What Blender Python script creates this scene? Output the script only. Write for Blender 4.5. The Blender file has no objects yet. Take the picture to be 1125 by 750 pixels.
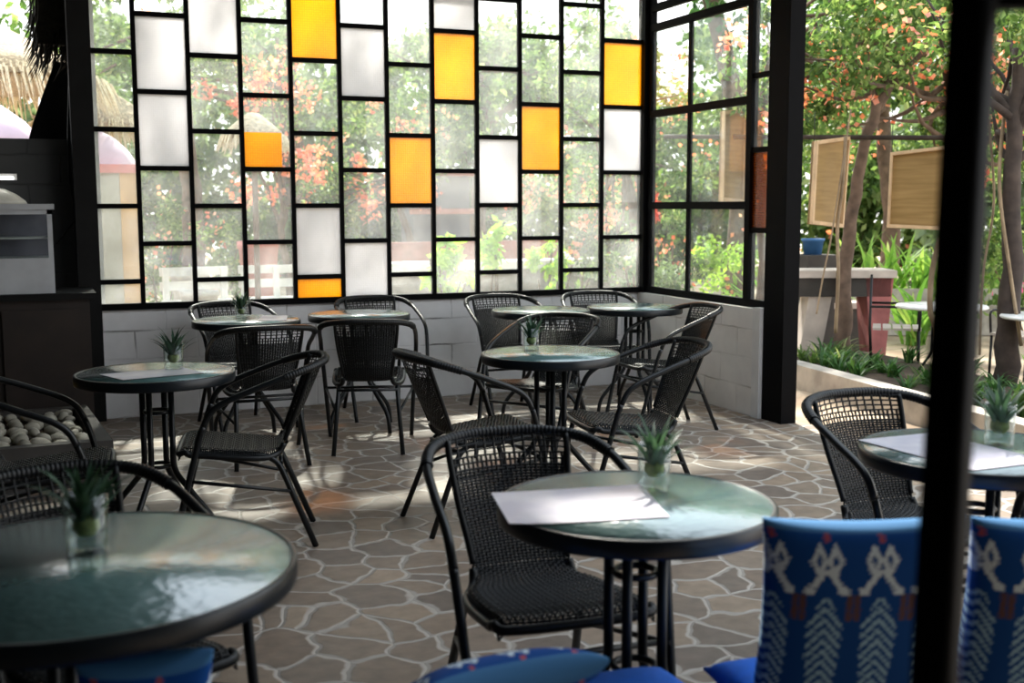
import bpy, math, random
from mathutils import Vector, Matrix
S = bpy.context.scene
COL = S.collection
PI = math.pi
R = math.radians
rng = random.Random(7)

# ------------------------------------------------------------------ camera
FPX, YAW, PITCH, ROLL = 1272.09, .3902, .1172, -.0026
CAM = Vector((-4.7128, -8.5261, 1.49))
_F = Vector((math.sin(YAW)*math.cos(PITCH), math.cos(YAW)*math.cos(PITCH), -math.sin(PITCH)))
_R = Vector((math.cos(YAW), -math.sin(YAW), 0))
_U = _R.cross(_F)
_R, _U = _R*math.cos(ROLL)+_U*math.sin(ROLL), _U*math.cos(ROLL)-_R*math.sin(ROLL)
cam_d = bpy.data.cameras.new('camera')
cam = bpy.data.objects.new('camera', cam_d); COL.objects.link(cam)
m = Matrix((_R, _U, -_F)).transposed().to_4x4(); m.translation = CAM
cam.matrix_world = m
cam_d.sensor_width = 36; cam_d.lens = FPX/1125*36
cam_d.clip_start = .05; cam_d.clip_end = 200
cam_d.dof.use_dof = True; cam_d.dof.focus_distance = 6.0; cam_d.dof.aperture_fstop = 3.0
S.camera = cam

def ray(px, py): return _F+_R*((px-562.5)/FPX)-_U*((py-375)/FPX)
def atd(px, py, d): return CAM+ray(px, py)*d
def atz(px, py, z):
    d = ray(px, py); return CAM+d*((z-CAM.z)/d.z)
def aty(px, py, y):
    d = ray(px, py); return CAM+d*((y-CAM.y)/d.y)

# ------------------------------------------------------------------ materials
def mat(name):
    mt = bpy.data.materials.new(name); mt.use_nodes = True
    nt = mt.node_tree; nt.nodes.clear()
    out = nt.nodes.new('ShaderNodeOutputMaterial')
    return mt, nt, out
def N(nt, typ, **kw):
    n = nt.nodes.new(typ)
    for k, v in kw.items():
        if k.startswith('_'): setattr(n, k[1:], v)
        else: n.inputs[k.replace('__', ' ')].default_value = v
    return n
def rgb(c): return (c[0], c[1], c[2], 1)
def pbr(nt, col=(.5, .5, .5), rough=.5, metal=0., spec=.5, coat=0.):
    b = nt.nodes.new('ShaderNodeBsdfPrincipled')
    b.inputs['Base Color'].default_value = rgb(col)
    b.inputs['Roughness'].default_value = rough
    b.inputs['Metallic'].default_value = metal
    b.inputs['Specular IOR Level'].default_value = spec
    b.inputs['Coat Weight'].default_value = coat
    return b
def coords(nt, scale=(1, 1, 1), which='Object'):
    tc = nt.nodes.new('ShaderNodeTexCoord'); mp = nt.nodes.new('ShaderNodeMapping')
    mp.inputs['Scale'].default_value = scale
    nt.links.new(tc.outputs[which], mp.inputs['Vector'])
    return mp.outputs['Vector']
def ramp(nt, fac, stops):
    r = nt.nodes.new('ShaderNodeValToRGB')
    while len(r.color_ramp.elements) < len(stops): r.color_ramp.elements.new(.5)
    for e, (p, c) in zip(r.color_ramp.elements, stops):
        e.position = p; e.color = rgb(c)
    nt.links.new(fac, r.inputs['Fac']); return r.outputs['Color']
def simple(name, col, rough=.5, metal=0., spec=.5, coat=0., var=.12, scale=12, bump=0.):
    mt, nt, out = mat(name); b = pbr(nt, col, rough, metal, spec, coat)
    v = coords(nt)
    n = N(nt, 'ShaderNodeTexNoise', Scale=scale, Detail=4.); nt.links.new(v, n.inputs['Vector'])
    c = ramp(nt, n.outputs['Fac'], [(.3, [x*(1-var) for x in col]), (.7, [min(1, x*(1+var)) for x in col])])
    nt.links.new(c, b.inputs['Base Color'])
    if bump:
        bp = N(nt, 'ShaderNodeBump', Strength=bump, Distance=.01)
        nt.links.new(n.outputs['Fac'], bp.inputs['Height']); nt.links.new(bp.outputs['Normal'], b.inputs['Normal'])
    nt.links.new(b.outputs[0], out.inputs[0]); return mt

M = {}
M['black_metal'] = simple('black powder coat', (.005, .0065, .0075), .36, 0, .35)
M['black_frame'] = simple('black window steel', (.003, .003, .0035), .65, 0, .06)
M['dark_post'] = simple('dark stained timber', (.006, .006, .006), .7, 0, .2, scale=6, var=.3)
M['rattan'] = simple('black rattan', (.0055, .0065, .007), .4, 0, .3, var=.3, scale=60)
M['rim'] = simple('table rim', (.006, .009, .012), .32, 0, .35)
M['wood_dark'] = simple('dark counter wood', (.018, .011, .008), .6, scale=5, var=.4)
M['steel'] = simple('brushed steel', (.58, .60, .62), .42, .35, var=.15, scale=4)
M['cream_plastic'] = simple('cream lid', (.62, .6, .52), .5)
M['white_paint'] = simple('white paint', (.72, .71, .69), .6, scale=7, var=.08)
M['wood_pale'] = simple('pale pine', (.62, .42, .24), .55, scale=9, var=.18)
M['concrete'] = simple('weathered concrete', (.42, .38, .33), .85, scale=5, var=.3, bump=.4)
M['concrete_dark'] = simple('dark concrete', (.05, .045, .04), .8, scale=5, var=.3, bump=.3)
M['stone_seat'] = simple('pale stone slab', (.55, .48, .42), .75, scale=5, var=.2)
M['red_leg'] = simple('reddish painted concrete', (.42, .14, .13), .75, scale=5, var=.35)
M['ceil'] = simple('dark roof boards', (.07, .055, .045), .8, scale=2, var=.3)
M['bark'] = simple('bark', (.13, .085, .06), .9, scale=9, var=.45, bump=.8)
M['bark_dark'] = simple('dark bark', (.05, .035, .028), .9, scale=9, var=.45, bump=.8)
M['vine'] = simple('pale vine', (.28, .20, .12), .8, scale=9, var=.3)
M['thatch'] = simple('straw thatch', (.42, .33, .22), .9, scale=30, var=.45, bump=.8)
M['thatch_dark'] = simple('silhouette thatch', (.035, .03, .022), .95, scale=30, var=.4, bump=.6)  # near-black straw colour stands in for the eave's silhouette
M['straw'] = simple('pale straw fringe', (.70, .60, .42), .9, scale=40, var=.25)
M['lilac'] = simple('lilac canvas', (.62, .48, .58), .8, scale=6, var=.08)
M['ochre'] = simple('ochre plaster column', (.55, .34, .16), .85, scale=4, var=.2)
M['greywash'] = simple('grey washed column', (.40, .38, .32), .85, scale=4, var=.2)
M['pebble'] = simple('pale pebble', (.33, .31, .25), .7, scale=18, var=.25)
M['white_plastic'] = simple('white plastic', (.78, .77, .75), .5, var=.05)
M['grey_pot'] = simple('grey pot', (.45, .42, .38), .8, var=.2)
M['pink_pot'] = simple('pink pot', (.62, .22, .2), .7, var=.1)
M['blue_tub'] = simple('blue tub', (.04, .14, .34), .6)
M['rail_white'] = simple('whitewashed planks', (.70, .68, .64), .7, scale=8, var=.15)
M['brick_red'] = simple('red brick ledge', (.40, .16, .13), .8, scale=10, var=.25)
M['grey_stone'] = simple('grey stone wall', (.33, .30, .27), .85, scale=6, var=.35, bump=.5)
M['dark_shop'] = simple('dark blue grey boards', (.10, .10, .13), .7, var=.2)
M['soil'] = simple('soil', (.075, .05, .035), .95, scale=7, var=.4, bump=.6)
M['blue_seat'] = simple('bright blue canvas', (.004, .15, .72), .8, scale=60, var=.08)
M['yellow_sack'] = simple('mustard sack', (.38, .25, .03), .85, scale=8, var=.3)
M['cable'] = simple('black cable', (.01, .01, .01), .5)

# board plywood: ochre with long grain
def plywood():
    mt, nt, out = mat('ochre plywood'); b = pbr(nt, (.4, .26, .09), .55)
    v = coords(nt, (1.2, 1.2, 14)); n = N(nt, 'ShaderNodeTexNoise', Scale=2.2, Detail=5.)
    nt.links.new(v, n.inputs['Vector'])
    nt.links.new(ramp(nt, n.outputs['Fac'], [(.3, (.25, .145, .040)), (.7, (.37, .225, .075))]), b.inputs['Base Color'])
    nt.links.new(b.outputs[0], out.inputs[0]); return mt
M['ply'] = plywood()

def flagstone():
    mt, nt, out = mat('flagstone paving'); b = pbr(nt, rough=.5, spec=.5)
    v = coords(nt, (1, 1, 1))
    w = N(nt, 'ShaderNodeTexNoise', Scale=2.5, Detail=3.); nt.links.new(v, w.inputs['Vector'])
    mx = nt.nodes.new('ShaderNodeMixRGB'); mx.blend_type = 'LINEAR_LIGHT'; mx.inputs['Fac'].default_value = .13
    nt.links.new(v, mx.inputs['Color1']); nt.links.new(w.outputs['Color'], mx.inputs['Color2'])
    e = N(nt, 'ShaderNodeTexVoronoi', Scale=5.2, Randomness=1.); e.feature = 'DISTANCE_TO_EDGE'; e.voronoi_dimensions = '2D'
    c = N(nt, 'ShaderNodeTexVoronoi', Scale=5.2, Randomness=1.); c.voronoi_dimensions = '2D'
    nt.links.new(mx.outputs[0], e.inputs['Vector']); nt.links.new(mx.outputs[0], c.inputs['Vector'])
    sep = nt.nodes.new('ShaderNodeSeparateColor'); nt.links.new(c.outputs['Color'], sep.inputs[0])
    stone = ramp(nt, sep.outputs[0], [(0, (.165, .120, .088)), (.35, (.22, .165, .120)), (.65, (.135, .105, .084)), (1, (.30, .222, .155))])
    n2 = N(nt, 'ShaderNodeTexNoise', Scale=14., Detail=6.); nt.links.new(v, n2.inputs['Vector'])
    m2 = nt.nodes.new('ShaderNodeMixRGB'); m2.blend_type = 'OVERLAY'; m2.inputs['Fac'].default_value = .5
    nt.links.new(stone, m2.inputs['Color1']); nt.links.new(n2.outputs['Fac'], m2.inputs['Color2'])
    # grout width wobble
    ad = nt.nodes.new('ShaderNodeMath'); ad.operation = 'MULTIPLY_ADD'; ad.inputs[1].default_value = -.05
    nt.links.new(n2.outputs['Fac'], ad.inputs[0]); nt.links.new(e.outputs['Distance'], ad.inputs[2])
    g = ramp(nt, ad.outputs[0], [(.018, (1, 1, 1)), (.055, (0, 0, 0))])
    m3 = nt.nodes.new('ShaderNodeMixRGB'); nt.links.new(g, m3.inputs['Fac'])
    nt.links.new(m2.outputs[0], m3.inputs['Color1']); m3.inputs['Color2'].default_value = (.36, .325, .285, 1)
    nt.links.new(m3.outputs[0], b.inputs['Base Color'])
    bp = N(nt, 'ShaderNodeBump', Strength=.5, Distance=.012)
    h = nt.nodes.new('ShaderNodeMath'); h.operation = 'MULTIPLY_ADD'; h.inputs[1].default_value = .25
    nt.links.new(n2.outputs['Fac'], h.inputs[0])
    hh = nt.nodes.new('ShaderNodeClamp'); hh.inputs['Max'].default_value = .08
    nt.links.new(e.outputs['Distance'], hh.inputs['Value'])
    h2 = nt.nodes.new('ShaderNodeMath'); h2.operation = 'MULTIPLY'; h2.inputs[1].default_value = 8
    nt.links.new(hh.outputs[0], h2.inputs[0]); nt.links.new(h2.outputs[0], h.inputs[2])
    nt.links.new(h.outputs[0], bp.inputs['Height']); nt.links.new(bp.outputs['Normal'], b.inputs['Normal'])
    nt.links.new(b.outputs[0], out.inputs[0]); return mt
M['flagstone'] = flagstone()

def block_wall(name, base, mortar, rot=False):
    mt, nt, out = mat(name); b = pbr(nt, rough=.8, spec=.3)
    tc = nt.nodes.new('ShaderNodeTexCoord'); sp = nt.nodes.new('ShaderNodeSeparateXYZ')
    nt.links.new(tc.outputs['Object'], sp.inputs[0])
    cb = nt.nodes.new('ShaderNodeCombineXYZ')
    nt.links.new(sp.outputs['Y' if rot else 'X'], cb.inputs['X']); nt.links.new(sp.outputs['Z'], cb.inputs['Y'])
    w = N(nt, 'ShaderNodeTexNoise', Scale=7., Detail=5.); nt.links.new(tc.outputs['Object'], w.inputs['Vector'])
    mx = nt.nodes.new('ShaderNodeMixRGB'); mx.blend_type = 'LINEAR_LIGHT'; mx.inputs['Fac'].default_value = .012
    nt.links.new(cb.outputs[0], mx.inputs['Color1']); nt.links.new(w.outputs['Color'], mx.inputs['Color2'])
    br = N(nt, 'ShaderNodeTexBrick', Scale=1., Mortar__Size=.007, Mortar__Smooth=.3, Brick__Width=.43, Row__Height=.205)
    br.inputs['Color1'].default_value = rgb(base); br.inputs['Color2'].default_value = rgb([x*.93 for x in base])
    br.inputs['Mortar'].default_value = rgb(mortar)
    nt.links.new(mx.outputs[0], br.inputs['Vector'])
    # mortar line is only visible in patches under the paint
    n3 = N(nt, 'ShaderNodeTexNoise', Scale=3., Detail=3.); nt.links.new(tc.outputs['Object'], n3.inputs['Vector'])
    msk = ramp(nt, n3.outputs['Fac'], [(.46, (0, 0, 0)), (.68, (.8, .8, .8))])
    m3 = nt.nodes.new('ShaderNodeMixRGB'); nt.links.new(msk, m3.inputs['Fac'])
    m3.inputs['Color1'].default_value = rgb(base); nt.links.new(br.outputs['Color'], m3.inputs['Color2'])
    m4 = nt.nodes.new('ShaderNodeMixRGB'); m4.blend_type = 'MULTIPLY'; m4.inputs['Fac'].default_value = .22
    nt.links.new(m3.outputs[0], m4.inputs['Color1']); nt.links.new(w.outputs['Fac'], m4.inputs['Color2'])
    nt.links.new(m4.outputs[0], b.inputs['Base Color'])
    bp = N(nt, 'ShaderNodeBump', Strength=.8, Distance=.012); bp.invert = True
    nt.links.new(br.outputs['Fac'], bp.inputs['Height']); nt.links.new(bp.outputs['Normal'], b.inputs['Normal'])
    nt.links.new(b.outputs[0], out.inputs[0]); return mt
M['wall_white'] = block_wall('whitewashed blockwork', (.88, .88, .89), (.16, .15, .15))
M['wall_white_side'] = block_wall('whitewashed blockwork side', (.86, .83, .79), (.40, .36, .32), True)
M['wall_grey'] = block_wall('grey blockwork', (.075, .078, .078), (.04, .04, .04))

def schlick(nt, f0=.04, p=5.):
    lw = N(nt, 'ShaderNodeLayerWeight', Blend=.5)
    pw = nt.nodes.new('ShaderNodeMath'); pw.operation = 'POWER'; pw.inputs[1].default_value = p
    nt.links.new(lw.outputs['Facing'], pw.inputs[0])
    ma = nt.nodes.new('ShaderNodeMath'); ma.operation = 'MULTIPLY_ADD'; ma.inputs[1].default_value = 1-f0; ma.inputs[2].default_value = f0
    nt.links.new(pw.outputs[0], ma.inputs[0]); return ma.outputs[0]
def glass_clear(name, dust_haze=.10, tint=(.97, 1, .985)):
    mt, nt, out = mat(name)
    t = nt.nodes.new('ShaderNodeBsdfTransparent'); t.inputs[0].default_value = rgb(tint)
    g = N(nt, 'ShaderNodeBsdfGlossy', Roughness=.02)
    m1 = nt.nodes.new('ShaderNodeMixShader'); nt.links.new(schlick(nt), m1.inputs[0])
    nt.links.new(t.outputs[0], m1.inputs[1]); nt.links.new(g.outputs[0], m1.inputs[2])
    d = nt.nodes.new('ShaderNodeBsdfTranslucent'); d.inputs[0].default_value = (.9, .9, .9, 1)  # white film puts the bright haze over the panes into the glass
    v = coords(nt); n = N(nt, 'ShaderNodeTexNoise', Scale=3., Detail=6.); nt.links.new(v, n.inputs['Vector'])
    mr = nt.nodes.new('ShaderNodeMapRange'); mr.inputs[1].default_value = .3; mr.inputs[2].default_value = .75
    mr.inputs[3].default_value = dust_haze*.4; mr.inputs[4].default_value = dust_haze*1.6
    nt.links.new(n.outputs['Fac'], mr.inputs[0])
    m2 = nt.nodes.new('ShaderNodeMixShader'); nt.links.new(mr.outputs[0], m2.inputs[0])
    nt.links.new(m1.outputs[0], m2.inputs[1]); nt.links.new(d.outputs[0], m2.inputs[2])
    nt.links.new(m2.outputs[0], out.inputs[0]); return mt
M['glass'] = glass_clear('dusty hazed clear glass', .10)
M['glass_side'] = glass_clear('dusty hazed side glass', .04)
M['glass_case'] = glass_clear('display case glass', .02)

def glass_pattern(name, col, trans=.25, rough=.4, strength=.35, sc=60):
    mt, nt, out = mat(name)
    tl = nt.nodes.new('ShaderNodeBsdfTranslucent'); tl.inputs[0].default_value = rgb(col)
    tp = nt.nodes.new('ShaderNodeBsdfTransparent'); tp.inputs[0].default_value = rgb(col)
    g = N(nt, 'ShaderNodeBsdfGlossy', Roughness=.25)
    v = coords(nt, (1, 1, 1)); n = N(nt, 'ShaderNodeTexVoronoi', Scale=sc, Randomness=.15); nt.links.new(v, n.inputs['Vector'])
    bp = N(nt, 'ShaderNodeBump', Strength=strength, Distance=.004); nt.links.new(n.outputs['Distance'], bp.inputs['Height'])
    nt.links.new(bp.outputs[0], g.inputs['Normal']); nt.links.new(bp.outputs[0], tl.inputs['Normal'])
    mr = nt.nodes.new('ShaderNodeMapRange'); mr.inputs[2].default_value = .7
    mr.inputs[3].default_value = trans*.5; mr.inputs[4].default_value = trans*1.3
    nt.links.new(n.outputs['Distance'], mr.inputs[0])
    m1 = nt.nodes.new('ShaderNodeMixShader'); nt.links.new(mr.outputs[0], m1.inputs[0])
    nt.links.new(tl.outputs[0], m1.inputs[1]); nt.links.new(tp.outputs[0], m1.inputs[2])
    m2 = nt.nodes.new('ShaderNodeMixShader'); m2.inputs[0].default_value = .06
    nt.links.new(m1.outputs[0], m2.inputs[1]); nt.links.new(g.outputs[0], m2.inputs[2])
    nt.links.new(m2.outputs[0], out.inputs[0]); return mt
M['amber'] = glass_pattern('amber patterned glass', (.92, .54, .010), .35)
M['amber_dark'] = glass_pattern('darkened amber glass', (.50, .20, .02), .9)  # amber tint darkened in place of the dark backdrop behind this pane
M['frost'] = glass_pattern('white patterned glass', (.66, .66, .67), .12, sc=75)

def tabletop_glass():
    mt, nt, out = mat('rippled green table glass'); b = pbr(nt, (.13, .20, .185), .24, 0, 1.); b.inputs['IOR'].default_value = 1.85; b.inputs['Coat Weight'].default_value = .7; b.inputs['Coat Roughness'].default_value = .2
    v = coords(nt); n = N(nt, 'ShaderNodeTexVoronoi', Scale=48.); n.feature = 'SMOOTH_F1'; nt.links.new(v, n.inputs['Vector'])
    n2 = N(nt, 'ShaderNodeTexNoise', Scale=30., Detail=3.); nt.links.new(v, n2.inputs['Vector'])
    ad = nt.nodes.new('ShaderNodeMath'); nt.links.new(n.outputs['Distance'], ad.inputs[0]); nt.links.new(n2.outputs['Fac'], ad.inputs[1])
    bp = N(nt, 'ShaderNodeBump', Strength=.22, Distance=.01); nt.links.new(ad.outputs[0], bp.inputs['Height'])
    nt.links.new(bp.outputs[0], b.inputs['Normal'])
    n3 = N(nt, 'ShaderNodeTexNoise', Scale=6., Detail=3.); nt.links.new(v, n3.inputs['Vector'])
    nt.links.new(ramp(nt, n3.outputs['Fac'], [(.3, (.075, .160, .155)), (.7, (.11, .215, .21))]), b.inputs['Base Color'])
    nt.links.new(b.outputs[0], out.inputs[0]); return mt
M['tabletop'] = tabletop_glass()

def tumbler_glass():
    mt, nt, out = mat('tumbler glass')
    t = nt.nodes.new('ShaderNodeBsdfTransparent'); t.inputs[0].default_value = (.93, .96, .95, 1)
    g = N(nt, 'ShaderNodeBsdfGlossy', Roughness=.03)
    m1 = nt.nodes.new('ShaderNodeMixShader'); nt.links.new(schlick(nt, .05, 3.5), m1.inputs[0])
    nt.links.new(t.outputs[0], m1.inputs[1]); nt.links.new(g.outputs[0], m1.inputs[2])
    nt.links.new(m1.outputs[0], out.inputs[0]); return mt
M['tumbler'] = tumbler_glass()

def leafy(name, stops, trans=.5, rough=.5):
    mt, nt, out = mat(name); b = pbr(nt, rough=rough, spec=.3)
    gi = nt.nodes.new('ShaderNodeNewGeometry')
    c = ramp(nt, gi.outputs['Random Per Island'], stops)
    nt.links.new(c, b.inputs['Base Color'])
    t = nt.nodes.new('ShaderNodeBsdfTranslucent')
    mu = nt.nodes.new('ShaderNodeMixRGB'); mu.blend_type = 'MULTIPLY'; mu.inputs['Fac'].default_value = 1
    mu.inputs['Color2'].default_value = (1.35, 1.4, .9, 1)
    nt.links.new(c, mu.inputs['Color1']); nt.links.new(mu.outputs[0], t.inputs[0])
    m1 = nt.nodes.new('ShaderNodeMixShader'); m1.inputs[0].default_value = trans
    nt.links.new(b.outputs[0], m1.inputs[1]); nt.links.new(t.outputs[0], m1.inputs[2])
    nt.links.new(m1.outputs[0], out.inputs[0]); return mt
M['leaf'] = leafy('garden leaves', [(0, (.045, .09, .028)), (.5, (.115, .195, .06)), (.85, (.23, .32, .11)), (1, (.42, .46, .23))])
M['leaf_dark'] = leafy('dark green leaves', [(0, (.03, .085, .025)), (.6, (.07, .17, .05)), (1, (.15, .28, .08))], .35)
M['leaf_lime'] = leafy('lime leaves', [(0, (.24, .42, .05)), (1, (.45, .62, .12))], .5)
M['leaf_grey'] = leafy('grey green leaves', [(0, (.11, .16, .09)), (1, (.25, .32, .19))], .45)
M['spike'] = leafy('spiky leaves', [(0, (.022, .055, .035)), (1, (.06, .115, .07))], .2)
M['blade'] = leafy('long blades', [(0, (.10, .24, .05)), (.7, (.26, .45, .10)), (1, (.5, .6, .2))], .5)
M['blossom'] = leafy('orange pink bracts', [(0, (.75, .16, .11)), (.45, (.85, .28, .16)), (.75, (.85, .36, .30)), (1, (.85, .5, .45))], .5)
M['blossom_pink'] = leafy('magenta bracts', [(0, (.75, .03, .22)), (1, (.85, .18, .40))], .5)
M['blossom_red'] = leafy('red petals', [(0, (.75, .05, .03)), (1, (.85, .15, .08))], .5)

def ground_mat():
    mt, nt, out = mat('garden ground'); b = pbr(nt, rough=.9, spec=.2)
    v = coords(nt); n = N(nt, 'ShaderNodeTexNoise', Scale=1.3, Detail=8.); nt.links.new(v, n.inputs['Vector'])
    nt.links.new(ramp(nt, n.outputs['Fac'], [(.35, (.30, .22, .15)), (.65, (.52, .42, .31))]), b.inputs['Base Color'])
    nt.links.new(b.outputs[0], out.inputs[0]); return mt
M['ground'] = ground_mat()
def paper_mat():
    mt, nt, out = mat('pale menu paper'); b = pbr(nt, rough=.35)
    v = coords(nt); n = N(nt, 'ShaderNodeTexNoise', Scale=9., Detail=2.); nt.links.new(v, n.inputs['Vector'])
    nt.links.new(ramp(nt, n.outputs['Fac'], [(.4, (.46, .445, .54)), (.6, (.57, .555, .62))]), b.inputs['Base Color'])
    nt.links.new(b.outputs[0], out.inputs[0]); return mt
M['paper'] = paper_mat()
def ikat_mat():
    mt, nt, out = mat('blue ikat weave'); b = pbr(nt, rough=.85, spec=.2)
    a = nt.nodes.new('ShaderNodeVertexColor'); a.layer_name = 'weave'
    nt.links.new(a.outputs['Color'], b.inputs['Base Color'])
    v = coords(nt); n = N(nt, 'ShaderNodeTexNoise', Scale=300.); nt.links.new(v, n.inputs['Vector'])
    bp = N(nt, 'ShaderNodeBump', Strength=.2, Distance=.002); nt.links.new(n.outputs['Fac'], bp.inputs['Height'])
    nt.links.new(bp.outputs[0], b.inputs['Normal'])
    nt.links.new(b.outputs[0], out.inputs[0]); return mt
M['ikat'] = ikat_mat()
def lamp_mat():
    mt, nt, out = mat('lit tube'); e = N(nt, 'ShaderNodeEmission', Strength=1.6); e.inputs[0].default_value = (1, 1, .95, 1)
    nt.links.new(e.outputs[0], out.inputs[0]); return mt
M['tube_light'] = lamp_mat()

# ------------------------------------------------------------------ mesh building
def crom(P, n=6):
    P = [Vector(p) for p in P]
    Q = [2*P[0]-P[1]]+P+[2*P[-1]-P[-2]]; o = []
    for i in range(1, len(Q)-2):
        a, b, c, d = Q[i-1:i+3]
        for k in range(n):
            t = k/n
            o.append(.5*(2*b+(c-a)*t+(2*a-5*b+4*c-d)*t*t+(3*b-a-3*c+d)*t**3))
    return o+[P[-1]]
def bend(P, r=.03, n=5):
    """polyline with rounded corners"""
    P = [Vector(p) for p in P]; o = [P[0]]
    for i in range(1, len(P)-1):
        a, b, c = P[i-1], P[i], P[i+1]
        ra = min(r, (a-b).length*.45, (c-b).length*.45)
        s, e = b+(a-b).normalized()*ra, b+(c-b).normalized()*ra
        for k in range(n+1):
            t = k/n; o.append(s*(1-t)**2+b*2*t*(1-t)+e*t*t)
    return o+[P[-1]]

class MB:
    def __init__(s): s.v = []; s.f = []; s.smooth = []
    def quad(s, pts, sm=False):
        b = len(s.v); s.v += [tuple(p) for p in pts]; s.f.append(tuple(range(b, b+len(pts)))); s.smooth.append(sm)
    def box(s, lo, hi, mtx=None):
        x0, y0, z0 = lo; x1, y1, z1 = hi; b = len(s.v)
        c = [(x0, y0, z0), (x1, y0, z0), (x1, y1, z0), (x0, y1, z0), (x0, y0, z1), (x1, y0, z1), (x1, y1, z1), (x0, y1, z1)]
        if mtx is not None: c = [tuple(mtx @ Vector(p)) for p in c]
        s.v += c
        for q in ((3, 2, 1, 0), (4, 5, 6, 7), (0, 1, 5, 4), (1, 2, 6, 5), (2, 3, 7, 6), (3, 0, 4, 7)):
            s.f.append(tuple(b+i for i in q)); s.smooth.append(False)
        return s
    def tube(s, P, r, n=8, caps=True):
        P = [Vector(p) for p in P]; L = len(P)
        rr = r if isinstance(r, (list, tuple)) else [r]*L
        b = len(s.v); up = None
        for i, p in enumerate(P):
            t = (P[min(i+1, L-1)]-P[max(i-1, 0)]).normalized()
            if up is None:
                up = Vector((0, 0, 1)) if abs(t.z) < .9 else Vector((1, 0, 0))
            up = (up-t*up.dot(t)).normalized(); w = t.cross(up)
            for k in range(n):
                a = 2*PI*k/n; s.v.append(tuple(p+(up*math.cos(a)+w*math.sin(a))*rr[i]))
        for i in range(L-1):
            for k in range(n):
                k2 = (k+1) % n
                s.f.append((b+i*n+k, b+(i+1)*n+k, b+(i+1)*n+k2, b+i*n+k2)); s.smooth.append(True)
        if caps:
            s.f.append(tuple(b+k for k in range(n))); s.smooth.append(False)
            s.f.append(tuple(b+(L-1)*n+k for k in reversed(range(n)))); s.smooth.append(False)
        return s
    def lathe(s, prof, n=40, c=(0, 0, 0), close=False):
        b = len(s.v); L = len(prof)
        for r, z in prof:
            for k in range(n):
                a = 2*PI*k/n; s.v.append((c[0]+r*math.cos(a), c[1]+r*math.sin(a), c[2]+z))
        for i in range(L-1 if not close else L):
            j = (i+1) % L
            for k in range(n):
                k2 = (k+1) % n
                s.f.append((b+i*n+k, b+i*n+k2, b+j*n+k2, b+j*n+k)); s.smooth.append(True)
        if not close:
            for i in (0, L-1):
                if prof[i][0] > 1e-4:
                    q = [b+i*n+k for k in range(n)]
                    s.f.append(tuple(q if i else q[::-1])); s.smooth.append(False)
        return s
    def ribbon(s, P, W, Nn, w):
        """convex strip along P; W side vectors, Nn normals"""
        b = len(s.v)
        for p, a, q in zip(P, W, Nn):
            s.v += [tuple(p-a*w*.5), tuple(p+q*w*.28), tuple(p+a*w*.5), tuple(p-q*w*.2)]
        for i in range(len(P)-1):
            for k in range(4):
                k2 = (k+1) % 4
                s.f.append((b+i*4+k, b+i*4+k2, b+i*4+4+k2, b+i*4+4+k)); s.smooth.append(True)
    def mesh(s, name, m):
        me = bpy.data.meshes.new(name); me.from_pydata(s.v, [], s.f); me.update()
        me.polygons.foreach_set('use_smooth', s.smooth)
        me.materials.append(m); return me
    def build(s, name, m, parent=None, loc=None):
        o = bpy.data.objects.new(name, s.mesh(name, m)); COL.objects.link(o)
        if parent is not None: o.parent = parent
        if loc is not None: o.location = loc
        return o

def tag(o, label=None, cat=None, group=None, kind=None):
    if label: o['label'] = label
    if cat: o['category'] = cat
    if group: o['group'] = group
    if kind: o['kind'] = kind
    return o
def empty(name, loc, rz=0, label=None, cat=None, group=None, kind=None):
    o = bpy.data.objects.new(name, None); COL.objects.link(o)
    o.location = loc; o.rotation_euler = (0, 0, rz); o.empty_display_size = .1
    return tag(o, label, cat, group, kind)
KIDS = {}
def kids(o): return [c for c in bpy.data.objects if c.parent == o]
def copy_tree(o, parent=None):
    c = o.copy(); COL.objects.link(c)
    if parent is not None: c.parent = parent
    for ch in kids(o): copy_tree(ch, c)
    return c
def struct(mb, name, m, label, cat):
    return tag(mb.build(name, m), label, cat, kind='structure')

# leaf helpers
def rv(): 
    while True:
        v = Vector((rng.uniform(-1, 1), rng.uniform(-1, 1), rng.uniform(-1, 1)))
        if .05 < v.length < 1: return v
def leaf(mb, p, d, size, asp=.5, fold=.25):
    d = d.normalized(); s = d.cross(rv()).normalized(); nn = d.cross(s)
    a, b = p, p+d*size
    l = p+d*size*.45+s*size*asp*.5+nn*size*fold*.3; r = p+d*size*.45-s*size*asp*.5+nn*size*fold*.3
    i = len(mb.v); mb.v += [tuple(a), tuple(r), tuple(b), tuple(l)]
    mb.f += [(i, i+1, i+2), (i, i+2, i+3)]; mb.smooth += [False, False]
def leaf_cloud(mb, c, rad, n, size, clumps=0, flat=.3, asp=.55):
    c = Vector(c); rad = Vector(rad)
    cs = []
    if clumps:
        for _ in range(clumps):
            v = rv(); cs.append((c+Vector((v.x*rad.x, v.y*rad.y, v.z*rad.z)), rng.uniform(.12, .3)*max(rad)))
    for i in range(n):
        if cs:
            q, r = cs[i % len(cs)]; v = rv(); p = q+v*r
        else:
            v = rv(); p = c+Vector((v.x*rad.x, v.y*rad.y, v.z*rad.z))
        d = rv(); d.z -= flat
        leaf(mb, p, d, size*rng.uniform(.6, 1.4), asp)
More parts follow.
